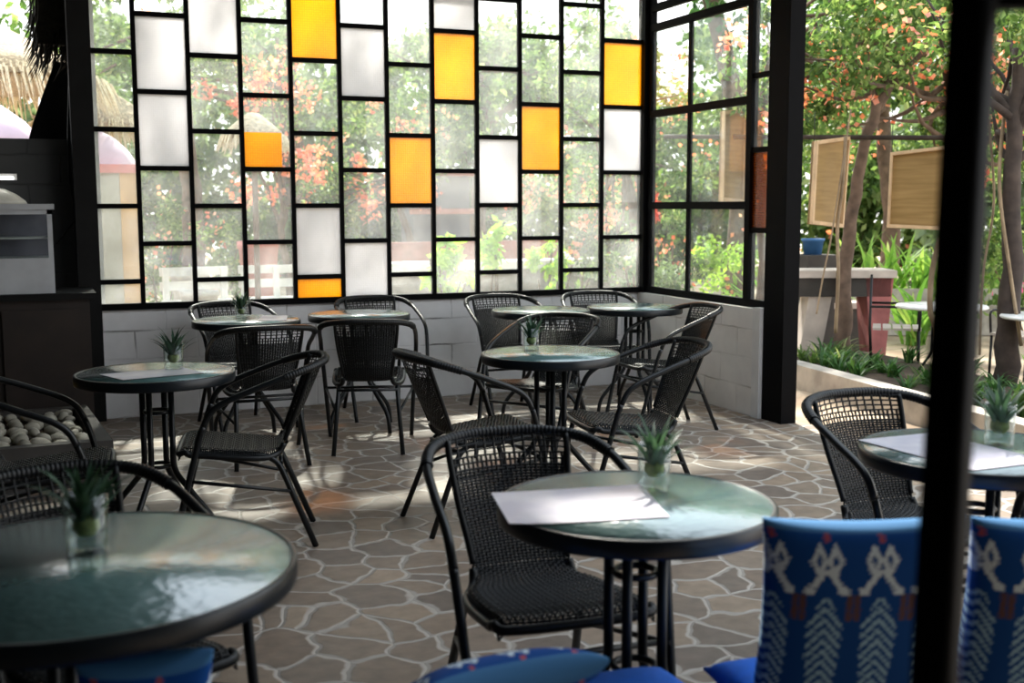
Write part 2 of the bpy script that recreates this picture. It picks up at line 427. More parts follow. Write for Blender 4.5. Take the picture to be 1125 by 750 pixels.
def blade(mb, p, az, L, w, lean=.5, droop=.6, n=5):
    """long curved leaf"""
    d = Vector((math.cos(az), math.sin(az), 0)); s = Vector((-d.y, d.x, 0)); b = len(mb.v); p = Vector(p)
    for i in range(n+1):
        t = i/n; ang = (1-lean)*PI/2-droop*t*t*1.4
        if i: q = q+(d*math.cos(ang)+Vector((0, 0, 1))*math.sin(ang))*(L/n)
        else: q = p
        ww = w*(.55+.9*t if t < .4 else .91*(1-(t-.4)/.6)**.8)+.0004
        up = Vector((-d.x*math.sin(ang), -d.y*math.sin(ang), math.cos(ang)))
        mb.v += [tuple(q-s*ww*.5+up*ww*.12), tuple(q), tuple(q+s*ww*.5+up*ww*.12)]
    for i in range(n):
        for k in range(2):
            mb.f.append((b+i*3+k, b+i*3+k+1, b+i*3+4+k, b+i*3+3+k)); mb.smooth.append(True)

# ------------------------------------------------------------------ setting: floor, walls, roof
MBx = MB
struct(MB().box((-8.2, -9.6, -.12), (.12, .16, 0)), 'floor', M['flagstone'], 'irregular brown flagstone paving with pale grout across the cafe', 'floor')
struct(MB().box((.12, -9.6, -.16), (1.1, 1.5, -.004)), 'trim_1', M['ground'], 'sunlit bare path between the cafe floor and the low curb', 'path')
struct(MB().box((-14, .16, -.3), (22, 26, -.06)), 'ground_1', M['ground'], 'pale sandy garden ground behind the window wall', 'ground')
struct(MB().box((1.1, -9.6, -.3), (22, .16, -.05)), 'ground_2', M['ground'], 'brown garden ground right of the cafe', 'ground')
struct(MB().box((-8.2, -3.35, 3.35), (.25, .35, 3.5)).box((-8.2, -7.3, 3.35), (-3.0, -3.35, 3.5)).box((-8.2, -9.6, 3.35), (.25, -7.3, 3.5)), 'ceiling', M['ceil'], 'dark boarded roof over the cafe with an added opening for sky light', 'ceiling')  # gap over the near tables is added to let sky light in
struct(MB().box((-8.35, -9.6, -.12), (-8.2, .35, 3.4)), 'wall_left', M['wall_grey'], 'dark wall on the far left of the cafe', 'wall')
struct(MB().box((-8.35, -9.75, -.12), (.25, -9.6, 3.4)), 'wall_front', M['wall_grey'], 'dark wall behind the viewer', 'wall')
struct(MB().box((-4.42, 0, 0), (.075, .15, .765)), 'wall_back', M['wall_white'], 'low whitewashed block wall under the coloured glass window', 'wall')
struct(MB().box((-.075, -1.70, 0), (.075, -.002, .765)), 'wall_right', M['wall_white_side'], 'low whitewashed block wall under the side window', 'wall')
struct(MB().box((-.085, -1.79, 0), (.085, -1.702, .775)), 'trim_2', M['white_paint'], 'white painted end post of the low side wall', 'trim')
struct(MB().box((-.06, -2.03, 0), (.06, -1.80, 3.34)), 'trim_3', M['black_frame'], 'black steel door post at the end of the side window', 'post')
struct(MB().box((-4.445, -.09, 0), (-4.30, .14, 3.34)), 'trim_4', M['dark_post'], 'dark timber post at the left end of the window wall', 'post')
struct(MB().box((-4.98, .16, 0), (-4.40, .30, 1.95)).box((-8.2, .16, 0), (-4.985, .30, 3.34)), 'wall_back_left', M['wall_grey'], 'dark grey block wall behind the steel counter', 'wall')

# ------------------------------------------------------------------ window_1: staggered panes
CW, U0, ZR, RP = .36, -.0582, 1.4837+.0062, .5252
ZS, ZT = .792, 3.22
struct(MB().box((-4.30, -.05, 3.242), (-.056, .12, 3.34)), 'trim_8', M['black_frame'], 'dark lintel beam above the coloured glass window', 'beam')
struct(MB().box((-4.375, .17, -.1), (-4.262, .27, 3.3)), 'trim_7', M['white_paint'], 'white painted reveal post just outside the first pane column', 'post')
w1 = empty('window_1', (-2.2, 0, .79), 0, 'window wall of staggered clear, frosted and amber panes in black frames', 'window', kind='structure')
fr = MB()
off = Vector((-2.2, 0, .79))
def lo(*p): return tuple(Vector(p)-off)
bw = .017
AMBER = {(4, 4), (4, 0), (6, 2), (7, 3), (8, 0), (9, 2), (11, 3)}
def bounds(c):
    zs = [ZR+k*RP+(0 if c % 2 == 0 else RP/2) for k in range(-2, 5)]
    return [ZS]+[z for z in zs if ZS+.1 < z < ZT-.08]+[ZT]
# frosted/amber picks by (column, height of cell middle) -> see tables below
FROST_MID = {1: (2.55, 2.0), 2: (2.8,), 4: (1.25,), 5: (2.55, .95), 7: (2.95,), 8: (1.75,), 11: (2.05,)}
AMBER_MID = {4: (2.8, .87), 6: (1.75,), 7: (2.55,), 9: (2.05,), 11: (2.55,)}
frost_n = 0
for c in range(12):
    x0 = U0-(12-c)*CW; x1 = x0+CW
    if c: fr.box(lo(x0-bw*.9, -.02, ZS), lo(x0+bw*.9, .02, ZT))
    bs = bounds(c)
    for z in bs[1:-1]: fr.box(lo(x0, -.018, z-bw), lo(x1, .018, z+bw))
    for a, b in zip(bs[:-1], bs[1:]):
        mid = (a+b)/2; kind = 'clear_pane'
        if any(a < q < b for q in AMBER_MID.get(c, ())): kind = 'amber_pane'
        if any(a < q < b for q in FROST_MID.get(c, ())): kind = 'frosted_pane'
        if c == 3 and a < 2.0 < b:      # cut amber piece in the lower half, clear above
            zc = a+(b-a)*.50; xc = x0+.79*CW
            MB().box(lo(x0, -.004, a), lo(xc, .004, zc)).build('amber_pane', M['amber'], w1)
            MB().box(lo(x0, -.003, zc+.002), lo(x1, .003, b)).box(lo(xc+.002, -.003, a), lo(x1, .003, zc+.002)).build('clear_pane', M['glass'], w1)
            continue
        o = MB().box(lo(x0, -.004, a), lo(x1, .004, b)).build(kind, M[{'clear_pane': 'glass', 'amber_pane': 'amber', 'frosted_pane': 'frost'}[kind]], w1)
fr.box(lo(-4.40, -.03, .767), lo(U0+.012, .03, .812))
fr.box(lo(-4.40, -.03, ZT-.02), lo(U0+.012, .03, ZT+.02))
fr.box(lo(-4.40, -.03, .80), lo(-4.37, .03, ZT))
fr.build('window_frame', M['black_frame'], w1)
for o in kids(w1):
    if o.name.startswith('amber'): o['label'] = 'amber patterned pane'
    if o.name.startswith('frosted'): o['label'] = 'white patterned pane'

# corner post + side window
struct(MB().box((-.056, -.055, .767), (.056, .056, 3.34)), 'trim_5', M['black_frame'], 'black steel corner post where the two window walls meet', 'post')
w2 = empty('window_2', (0, -.9, .79), 0, 'side window of large clear panes in black steel frames', 'window', kind='structure')
off = Vector((0, -.9, .79))
fr = MB()
def fb(y0, y1, z0, z1, t=.025): fr.box(lo(-t, y0, z0), lo(t, y1, z1))
fb(-1.80, -.06, .767, .82)                       # bottom rail
fb(-1.80, -.06, 3.30, 3.335)
for z in (1.4837, 2.2214, 2.904, 3.06): fb(-1.50, -.06, z-.028, z+.028, .022)
fb(-.70, -.665, .82, 2.90, .014)                 # thin inner mullion
fb(-.105, -.06, .82, 3.30, .02)
fb(-1.55, -1.49, .82, 3.30, .03)
for z in (1.31, 1.87, 2.38, 2.95): fb(-1.80, -1.55, z-.018, z+.018, .018)
fr.build('window_frame', M['black_frame'], w2)
zz = [.82, 1.4837, 2.2214, 2.904]
for a, b in zip(zz[:-1], zz[1:]):
    MB().box(lo(-.003, -1.49, a), lo(.003, -.70, b)).build('clear_pane', M['glass_side'], w2)
    MB().box(lo(-.003, -.665, a), lo(.003, -.105, b)).build('clear_pane', M['glass_side'], w2)
for a, b, k in ((.82, 1.31, 'clear'), (1.31, 1.87, 'amber'), (1.87, 2.38, 'clear'), (2.38, 2.95, 'clear')):
    MB().box(lo(-.003, -1.80, a), lo(.003, -1.55, b)).build(k+'_pane', M['glass_side' if k == 'clear' else 'amber_dark'], w2)

# near window stile with its top rail, right in front of the viewer
a, b = atd(1027, 745, 1.2), atd(1070, 0, 1.2)
dv = (b-a)/(b-a).length
p0, p1 = a+dv*((0-a.z)/dv.z), a+dv*((1.9-a.z)/dv.z)
w3 = empty('window_3', (p0.x, p0.y, 0), -YAW, 'black steel window stile and top rail closest to the viewer', 'window', kind='structure')
rel = Matrix.Rotation(YAW, 4, 'Z')
q0 = Vector((0, 0, 0)); q1 = rel @ (p1-p0)
mb = MB(); mb.tube([q0, q1], [.026, .026], 4); mb.build('stile', M['black_frame'], w3)
qt = rel @ (atd(1100, -7, 1.2)-p0)
mb = MB(); mb.box((q1.x*.93, q1.y-.015, qt.z-.012), (.75, q1.y+.015, qt.z+.035)); mb.build('top_rail', M['black_frame'], w3)

# ------------------------------------------------------------------ rattan chair
CH = empty('rattan_chair', (0, 0, 0))
half = [(.262, .303, 0), (.285, .2, .40), (.296, .15, .57), (.297, .09, .652), (.292, -.06, .718), (.275, -.2, .768), (.225, -.3, .797), (.12, -.358, .81), (0, -.372, .812)]
full = crom(half+[(-a, b, c) for a, b, c in half[::-1][1:]], 8)
nleg = 16
ra = .0135
lr = full[:nleg+1]; al = full[nleg:-nleg]; ll = full[-nleg-1:]
MB().tube(lr, ra, 8).build('leg', M['black_metal'], CH)
MB().tube(ll, ra, 8).build('leg', M['black_metal'], CH)
RAIL = MB().tube(al, ra, 8).build('arm_rail', M['black_metal'], CH)
# wrapped rattan round the back of the rail
wr = [p for p in al if p.y < -.17]
mb = MB(); W2 = []
for i in range(len(wr)-1):
    for k in range(4): W2.append(wr[i].lerp(wr[i+1], k/4))
mb.tube(W2, [.0175+.0016*math.sin(i*1.9) for i in range(len(W2))], 8); mb.build('rail_wrap', M['rattan'], RAIL)
# rear legs run on as seat rails
for s in (1, -1):
    P = bend([(s*.200, .235, .437), (s*.195, .05, .425), (s*.175, -.145, .405), (s*.207, -.308, 0)], .07)
    MB().tube(P, ra, 8).build('leg', M['black_metal'], CH)
for ys_, zs_, xs_ in ((.215, .335, .283), (-.165, .375, .18)): MB().tube([(-xs_, ys_, zs_), (xs_, ys_, zs_)], .009, 7).build('stretcher', M['black_metal'], CH)
for s in (1, -1):
    MB().tube([(s*.278, .235, .335), (s*.190, -.235, .335)] if False else [(s*.279, .23, .335), (s*.192, -.21, .25)], .008, 7).build('stretcher', M['black_metal'], CH)
# woven shell: centre line from the rail down the back and along the seat
CL = [(-.366, .805, .185), (-.335, .74, .182), (-.285, .63, .170), (-.235, .53, .154), (-.195, .462, .146), (-.15, .43, .158), (-.09, .425, .195), (0, .432, .212), (.12, .445, .217), (.205, .455, .216), (.245, .452, .214), (.262, .43, .212)]
NS = 14
cl = crom(CL, NS)   # Vector(y, z, hw)
SEAT_I = 4*NS
def shell(i, u):
    y, z, hw = cl[i]
    t = i/(len(cl)-1)
    back = max(0, 1-i/(SEAT_I+6))
    yy = y+.055*back**.6*u*u
    zz = z
    if i > SEAT_I:
        k = min(1, (i-SEAT_I)/20)
        e = max(0, abs(u)-.86)/.14
        zz = z-.028*e*e*k+.012*(abs(u)**3)*k
    if i < 10: zz += 0.004*(1-u*u)
    return Vector((hw*u, yy, zz))
def shell_n(i, u):
    i0, i1 = max(i-1, 0), min(i+1, len(cl)-1)
    a = shell(i1, u)-shell(i0, u); b = shell(i, min(u+.02, 1))-shell(i, max(u-.02, -1))
    return a.normalized(), b.normalized(), b.cross(a).normalized()
def weave(i0, i1, topopen):
    mb = MB(); NW = 25
    for k in range(NW):
        u = -1+2*k/(NW-1)
        if topopen and k % 2: st = 12
        else: st = i0
        P = []; Wd = []; Nn = []
        for i in range(max(i0, st), i1+1, 1 if False else 2):
            a, b, n = shell_n(i, u); P.append(shell(i, u)+n*.0016*(1 if (i//2+k) % 2 else -1)); Wd.append(b); Nn.append(n)
        if len(P) > 1: mb.ribbon(P, Wd, Nn, .0088)
    # wefts at a steady arc pitch
    acc = 0; need = 0; last = shell(i0, 0); row = 0
    i = i0; f = 0
    arc = [0]
    for i in range(i0+1, i1+1): arc.append(arc[-1]+(shell(i, 0)-shell(i-1, 0)).length)
    s = .006
    while s < arc[-1]:
        j = max(q for q in range(len(arc)) if arc[q] <= s); i = min(i0+j, i1-1)
        fr_ = (s-arc[j])/max(1e-6, arc[min(j+1, len(arc)-1)]-arc[j])
        P = []; Wd = []; Nn = []; M_ = 24
        for q in range(M_+1):
            u = -1+2*q/M_
            a, b, n = shell_n(i, u); p = shell(i, u).lerp(shell(i+1, u), min(1, fr_))
            P.append(p+n*.0022*(1 if (q+row) % 2 else -1)); Wd.append(a); Nn.append(n)
        mb.ribbon(P, Wd, Nn, .0080 if not (topopen and s < .085) else .006)
        s += (.019 if topopen and s < .085 else .0088); row += 1
    return mb
BACK = weave(0, SEAT_I, True).build('backrest', M['rattan'], CH)
SEAT = weave(SEAT_I, len(cl)-1, False).build('seat', M['rattan'], CH)
for s in (1, -1):
    MB().tube([shell(i, s) for i in range(0, SEAT_I+1, 3)], .010, 7).build('back_frame', M['rattan'], BACK)
rimp = [shell(i, 1)+Vector((0, 0, -.006)) for i in range(SEAT_I, len(cl)-16, 4)]
fro = [(.214, .235, .446), (.19, .262, .437), (0, .268, .434)]
pr = crom([tuple(p) for p in rimp[::3]]+fro+[(-x, y, z) for x, y, z in fro[::-1][1:]]+[(-p.x, p.y, p.z) for p in rimp[::3][::-1]], 4)
MB().tube(pr, .0135, 7).build('seat_frame', M['rattan'], SEAT)

CHAIRS = [
 (-3.46, -5.70, 176, 'largest black rattan armchair, behind the front table with the big white menu'),
 (-2.816, -3.478, -88.5, 'black rattan armchair in profile facing right at the middle table with one potted plant'),
 (-3.888, -3.345, 79, 'black rattan armchair in profile facing left at the round table near the dark counter'),
 (-2.04, -3.55, 82, 'black rattan armchair facing left at the right side of the middle table'),
 (-2.827, -1.595, -17, 'black rattan armchair with its back turned, at the bare table under the amber bottom pane'),
 (-3.503, -1.706, -1, 'black rattan armchair with its back turned, at the wall table with plant and sheet'),
 (-.86, -1.80, 86, 'rattan armchair nearest the side wall end, facing left beside the corner table'),
 (-2.02, -5.53, 180, 'black rattan armchair behind the right edge table, backed by the sunlit path'),
 (-1.53, -.78, 180, 'rattan armchair against the back wall, second from the window corner'),
 (-.77, -.78, 170, 'rattan armchair against the back wall in the window corner'),
 (-1.95, -2.25, 125, 'rattan armchair half hidden behind the middle table and its plant'),
 (-2.44, -.53, 179, 'rattan armchair against the back wall under the amber bottom pane'),
 (-3.44, -.60, 192, 'rattan armchair against the back wall behind the table with the white sheet'),
 (-4.61, -5.70, 200, 'dark rattan armchair behind the large green glass table in the near left corner'),
 (-4.72, -3.50, -95, 'dark rattan armchair facing right in front of the white pebble planter'),
 (-1.80, -6.21, -20, 'black rattan armchair cut off by the right edge, at the table with a menu'),
]
for i, (x, y, a, l) in enumerate(CHAIRS):
    o = CH if i == 0 else copy_tree(CH)
    o.location = (x, y, 0); o.rotation_euler = (0, 0, R(a))
    tag(o, l, 'chair', 'black rattan armchairs')

# ------------------------------------------------------------------ cafe tables
TH = .775
def make_table(r):
    t = empty('cafe_table', (0, 0, 0))
    MB().lathe([(.0, TH-.009), (r-.012, TH-.009), (r-.012, TH-.001), (0, TH-.001)], 64).build('glass_top', M['tabletop'], t)
    MB().lathe([(r-.012, TH-.043), (r-.002, TH-.043), (r, TH-.037), (r, TH-.004), (r-.003, TH), (r-.012, TH), (r-.014, TH-.004), (r-.014, TH-.037)], 72, close=True).build('rim', M['rim'], t)
    mb = MB()
    for a in (PI/4, 3*PI/4):
        c, s = math.cos(a)*(r-.012), math.sin(a)*(r-.012); mb.tube([(-c, -s, TH-.028), (c, s, TH-.028)], .012, 6)
    mb.build('top_support', M['black_metal'], t)
    for k in range(4):
        a = PI/4+k*PI/2; c, s = math.cos(a), math.sin(a)
        P = bend([(c*.068, s*.068, TH-.03), (c*.068, s*.068, .34), (c*.26, s*.26, .12), (c*.275, s*.275, 0)], .05)
        MB().tube(P, .0135, 8).build('leg', M['black_metal'], t)
    for z in (.36, .60):
        MB().lathe([(.052+.009*math.cos(q*PI/3), z+.009*math.sin(q*PI/3)) for q in range(6)], 24, close=True).build('collar', M['black_metal'], t)
    return t
TABLES = [
 (-3.39, -6.10, 0, 'round green glass table at the front centre carrying a large white menu sheet'),
 (-2.41, -3.42, 30, 'round glass table in the middle carrying only a plant in a tumbler'),
 (-1.51, -1.26, 10, 'bare round glass table near the window corner, left of the corner table'),
 (-.80, -1.30, 40, 'bare round glass table in the window corner by the side wall'),
 (-2.73, -1.03, -17, 'bare round glass table under the amber bottom pane of the back window'),
 (-3.49, -1.13, 0, 'round glass table by the back wall with a white sheet and a plant'),
 (-4.25, -3.32, 12, 'round glass table left of middle beside the dark counter'),
 (-2.18, -5.96, 35, 'round glass table at the right edge, partly behind the black window stile'),
]
T0 = make_table(.338)
for i, (x, y, a, l) in enumerate(TABLES):
    o = T0 if i == 0 else copy_tree(T0)
    o.location = (x, y, 0); o.rotation_euler = (0, 0, R(a)); tag(o, l, 'table', 'round cafe tables')
T1 = make_table(.425); T1.location = (-4.655, -6.12, 0); T1.rotation_euler = (0, 0, R(20))
tag(T1, 'largest round dark green glass table, cut off in the near left corner', 'table', 'round cafe tables')

# ------------------------------------------------------------------ plants in tumblers
def make_potted():
    t = empty('potted_plant', (0, 0, 0))
    MB().lathe([(.001, .004), (.036, .004), (.038, .03), (.042, .118), (.0435, .118), (.0405, .03), (.040, .0), (.0, .0)], 28).build('tumbler', M['tumbler'], t)
    MB().lathe([(.0, .030), (.016, .034), (.026, .048), (.024, .066), (.0, .074)], 24).build('root_moss', M['leaf_moss'] if 'leaf_moss' in M else M['spike'], t)
    mb = MB()
    for k in range(32):
        lean = .08+.55*(k/32)
        blade(mb, (rng.uniform(-.012, .012), rng.uniform(-.012, .012), .05), k*2.4, rng.uniform(.11, .165), .018, lean*.75, .4)
    mb.build('leaves', M['spike'], t)
    return t
M['leaf_moss'] = simple('moss ball', (.16, .20, .06), .9, var=.4, scale=60)
PP = make_potted()
for i, (x, y, s, a, l) in enumerate([
 (-3.29, -6.01, 1.0, 0, 'spiky plant in a glass tumbler on the front centre table beside the menu sheet'),
 (-4.17, -3.30, 1.0, 50, 'spiky plant in a glass tumbler on the table beside the dark counter'),
 (-2.46, -3.30, .95, 110, 'spiky plant in a glass tumbler on the middle table'),
 (-3.51, -1.07, .95, 200, 'spiky plant in a glass tumbler on the table against the back wall'),
 (-4.64, -6.02, 1.05, 260, 'spiky plant in a glass tumbler on the large near left table'),
 (-2.07, -5.93, 1.05, 310, 'spiky plant in a glass tumbler on the table at the right edge')]):
    o = PP if i == 0 else copy_tree(PP)
    o.location = (x, y, TH+.001); o.rotation_euler = (0, 0, R(a)); o.scale = (s, s, s)
    tag(o, l, 'potted plant', 'spiky plants in tumblers')

# ------------------------------------------------------------------ menu sheets
def sheet(name, pts, label, curl=.0):
    mb = MB(); z = TH+.0015; n = 8
    P = [Vector((p[0], p[1], 0)) for p in pts]
    for s in (0, .0012):
        b = len(mb.v)
        for i in range(n+1):
            for j in range(n+1):
                u, v = i/n, j/n
                q = (P[0].lerp(P[1], u)).lerp(P[3].lerp(P[2], u), v)
                mb.v.append((q.x, q.y, z+s+curl*(max(0, .5-u)*2)**3*(.4+.6*v)))
        for i in range(n):
            for j in range(n):
                a = b+i*(n+1)+j; f = (a, a+1, a+n+2, a+n+1)
                mb.f.append(f if s == 0 else f[::-1]); mb.smooth.append(True)
    return tag(mb.build(name, M['paper']), label, 'paper', 'paper menus on the tables')
sheet('paper_menu', [(-3.69, -5.90), (-3.30, -5.96), (-3.39, -6.26), (-3.76, -6.19)], 'large white menu sheet overhanging the front centre table edge', .006)
sheet('paper_menu', [(-2.42, -5.72), (-2.13, -5.72), (-2.12, -6.17), (-2.40, -6.17)], 'white menu sheet on the table at the right edge behind the window stile')
sheet('paper_menu', [(-4.48, -3.33), (-4.13, -3.25), (-4.06, -3.46), (-4.40, -3.54)], 'white sheet lying on the table beside the dark counter')
sheet('paper_menu', [(-3.35, -.92), (-3.20, -.98), (-3.27, -1.30), (-3.45, -1.26)], 'white sheet lying on the table against the back wall')

# ------------------------------------------------------------------ cushions
def pillow_mesh(w, h, t, n=40, colour=None):
    """standing pillow in XZ, thickness in Y, base at z=0"""
    mb = MB(); cols = []
    def P(u, v, s):
        e = max(0, (1-abs(u)**2.6))*max(0, (1-abs(v)**2.6))
        pin = 1-.07*(1-abs(u)**2)*abs(v)**4
        pinx = 1-.07*(1-abs(v)**2)*abs(u)**4
        return (w/2*u*pinx, s*(t/2)*e**.45+.004*s, h/2+h/2*v*pin)
    for s in (-1, 1):
        b = len(mb.v)
        for i in range(n+1):
            for j in range(n+1):
                u, v = -1+2*i/n, -1+2*j/n
                mb.v.append(P(u, v, s))
                if colour: cols.append(colour(w/2*u, (1-v)/2*h))
        for i in range(n):
            for j in range(n):
                a = b+i*(n+1)+j; f = (a, a+n+1, a+n+2, a+1)
                mb.f.append(f if s < 0 else f[::-1]); mb.smooth.append(True)
    # side seam
    N1 = (n+1)**2
    edge = [i*(n+1) for i in range(n+1)]+[n*(n+1)+j for j in range(1, n+1)]+[i*(n+1)+n for i in range(n-1, -1, -1)]+[j for j in range(n-1, 0, -1)]
    for k in range(len(edge)):
        a, b = edge[k], edge[(k+1) % len(edge)]
        mb.f.append((a, a+N1, b+N1, b)); mb.smooth.append(True)
    return mb, cols
PER = .108
def ikat(u, v):
    blue = Vector((.003, .058, .25)); white = Vector((.62, .72, .78)); brown = Vector((.11, .055, .055)); red = Vector((.40, .08, .10)); pale = Vector((.10, .27, .42))
    jag = .0022*math.sin(v*900)+.0016*math.sin(v*2300+u*200)
    x = ((u+jag-.024+PER/2) % PER)-PER/2; ax = abs(x)
    k = math.floor((u+PER/2)/PER)
    c = blue.lerp(Vector((.002, .038, .14)), min(1, max(0, (v-.05)*1.5)))  # blue darkens downward, shading of the lower cushion painted in
    if v < .012: c = c.lerp(pale, .5)  # pale top edge painted in for light from above
    if ax < .005 and .014 < v < .030: c = red
    # double hook: two rings, waist, spreading legs
    rr = abs(ax-.016)/.0155+abs(v-.070)/.034
    if .45 < rr < 1.12: c = white
    if abs(ax-(.002+.72*max(0, v-.088))) < .0075 and .088 < v < .132: c = white
    if .024 < ax < .044 and .124 < v < .140: c = white
    if .040 < ax < .052 and .142 < v < .198: c = brown
    if v > .148:
        hw = min(.034, .006+(v-.148)*.55)-max(0, v-.27)*.10
        if ax < hw and ((v-ax*1.15) % .0235) < .0115: c = Vector((.30, .48, .60))
    return (c.x, c.y, c.z, 1)
def cushion(name, w, h, t, loc, rz, tilt, label, m, colour=None, roll=0, group=None):
    mb, cols = pillow_mesh(w, h, t, 120 if colour else 28, colour)
    o = mb.build(name, m)
    if colour:
        at = o.data.color_attributes.new('weave', 'FLOAT_COLOR', 'POINT')
        at.data.foreach_set('color', [x for c in cols for x in c])
    o.location = loc; o.rotation_euler = (tilt, roll, rz)
    return tag(o, label, 'cushion', group)
def rel_to(px, py, z, d=(0, 0)): return atz(px, py, z)

SZ = .34   # seat board height
def lounge(x, y, rz, label, w=.47, d=.50, back=True):
    t = empty('lounge_seat', (x, y, 0), rz, label, 'seat', 'low lounge seats in front')
    MB().box((-w/2, -d/2, SZ-.05), (w/2, d/2, SZ)).build('seat_board', M['wood_dark'], t)
    for sx in (-1, 1):
        for sy in (-1, 1):
            MB().box((sx*(w/2-.03)-.02, sy*(d/2-.03)-.02, 0), (sx*(w/2-.03)+.02, sy*(d/2-.03)+.02, SZ-.05)).build('leg', M['wood_dark'], t)
    return t
def seat_pad(x, y, rz, label, w=.46, d=.44):
    o = cushion('seat_cushion', w, d, .11, (0, 0, 0), 0, 0, label, M['blue_seat'], None, 0, 'bright blue seat cushions')
    # lay flat: pillow Z (depth) onto Y
    o.rotation_euler = (-PI/2, 0, rz)
    c = Matrix.Rotation(rz, 3, 'Z') @ Vector((0, -d/2+.01, 0))
    o.location = (x+c.x, y+c.y, SZ+.056)
    o.matrix_basis = Matrix.Translation((x, y, SZ+.060)) @ Matrix.Rotation(rz, 4, 'Z') @ Matrix.Translation((0, d/2, 0)) @ Matrix.Rotation(PI/2, 4, 'X')
    return o
ra_ = R(-13)
def loc_of(cx, cy, rz, dx, dy):
    return (cx+math.cos(rz)*dx-math.sin(rz)*dy, cy+math.sin(rz)*dx+math.cos(rz)*dy)
A1 = (-3.12, -6.53); A2 = loc_of(*A1, ra_, .48, 0); B1 = (-3.62, -6.45); C1 = (-4.62, -6.62)
lounge(*A1, ra_, 'low dark seat under the upright blue patterned cushion left of the window stile')
lounge(*A2, ra_, 'low dark seat under the upright blue patterned cushion right of the window stile')
lounge(*B1, 0, 'low dark seat at the bottom centre in front of the menu table')
lounge(*C1, 0, 'low dark seat at the bottom left under the large green table')
seat_pad(*A1, ra_, 'bright blue seat cushion beside the upright patterned cushion, under the front table edge')
seat_pad(*A2, ra_, 'bright blue seat cushion behind the window stile at the bottom right')
seat_pad(*B1, 0, 'bright blue seat cushion at the bottom centre below the menu table')
seat_pad(*C1, 0, 'bright blue seat cushion at the bottom left corner')
pa = loc_of(*A1, R(-20), -.025, -.14); pb = loc_of(*A1, R(-20), .395, -.14)
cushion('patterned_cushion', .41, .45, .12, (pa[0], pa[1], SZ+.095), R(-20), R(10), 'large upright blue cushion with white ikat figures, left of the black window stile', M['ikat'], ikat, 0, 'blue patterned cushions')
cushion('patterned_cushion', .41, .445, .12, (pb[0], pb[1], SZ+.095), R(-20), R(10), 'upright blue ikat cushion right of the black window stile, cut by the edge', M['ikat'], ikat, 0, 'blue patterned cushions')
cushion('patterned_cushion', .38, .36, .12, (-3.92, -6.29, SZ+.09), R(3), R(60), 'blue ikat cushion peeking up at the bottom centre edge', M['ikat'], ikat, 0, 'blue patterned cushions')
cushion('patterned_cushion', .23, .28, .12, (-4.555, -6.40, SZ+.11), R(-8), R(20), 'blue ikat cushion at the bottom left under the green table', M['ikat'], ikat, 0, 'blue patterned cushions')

# ------------------------------------------------------------------ left: counter, display case, planter
ct = empty('service_counter', (-5.2, -.35, 0), 0, 'dark wooden service counter under the steel display case', 'counter')
MB().box((-.75, -.28, 0), (.80, .30, .90)).build('body', M['wood_dark'], ct)
MB().box((-.80, -.32, .90), (.84, .32, .94)).build('worktop', M['dark_post'], ct)
for k in range(3): MB().box((-.72+k*.5, -.30, .08), (-.26+k*.5, -.28, .84)).build('door_panel', M['wood_dark'], ct)
ds = empty('display_case', (-5.2, -.42, .94), 0, 'stainless steel display case with a glazed front on the dark counter', 'display case')
MB().box((-.55, -.18, 0), (.60, .24, .225)).build('steel_base', M['steel'], ds)
mb = MB()
for x in (-.53, .585):
    mb.box((x-.015, -.18, .225), (x+.015, -.15, .53)); mb.box((x-.015, .21, .225), (x+.015, .24, .53))
mb.box((-.55, -.18, .50), (.60, -.15, .53)); mb.build('case_frame', M['steel'], ds)
MB().box((-.56, -.20, .53), (.615, .25, .565)).build('top', M['steel'], ds)
MB().box((-.53, -.172, .225), (.585, -.168, .50)).build('front_glass', M['glass_case'], ds)
MB().box((-.53, -.14, .345), (.585, .20, .355)).build('shelf', M['steel'], ds)
MB().box((-.53, .205, .225), (.585, .235, .53)).build('back_panel', M['dark_shop'], ds)
dm = MB().lathe([(0, .10), (.05, .095), (.12, .06), (.17, .02), (.18, 0), (0, 0)], 32).build('food_cover', M['cream_plastic']); dm.location = (-4.92, -.40, 1.506)
tag(dm, 'pale domed food cover on top of the steel display case', 'cover')
lt = empty('tube_lamp', (-5.1, .13, 1.68), 0, 'lit white tube lamp on the wall above the display case', 'lamp')
MB().box((-.30, -.01, -.012), (.30, .03, .03)).build('housing', M['white_plastic'], lt)
MB().tube([(-.28, -.022, .0), (.28, -.022, .0)], .011, 8).build('tube', M['tube_light'], lt)
cb = MB().tube(crom([aty(76, 90, .13), aty(75, 160, .12), aty(79, 215, .13), aty(88, 232, .13), aty(76, 250, .12), aty(62, 268, .12)], 8), .007, 6).build('power_cable', M['cable'])
tag(cb, 'black cable hanging down the dark wall beside the window post', 'cable')
ys = MB().lathe([(0, 0), (.16, 0), (.19, .10), (.18, .32), (.12, .46), (.05, .52), (0, .53)], 20).build('mustard_sack', M['yellow_sack']); ys.location = (-5.55, -1.25, 0)
tag(ys, 'mustard yellow sack in the shade below the counter', 'sack')
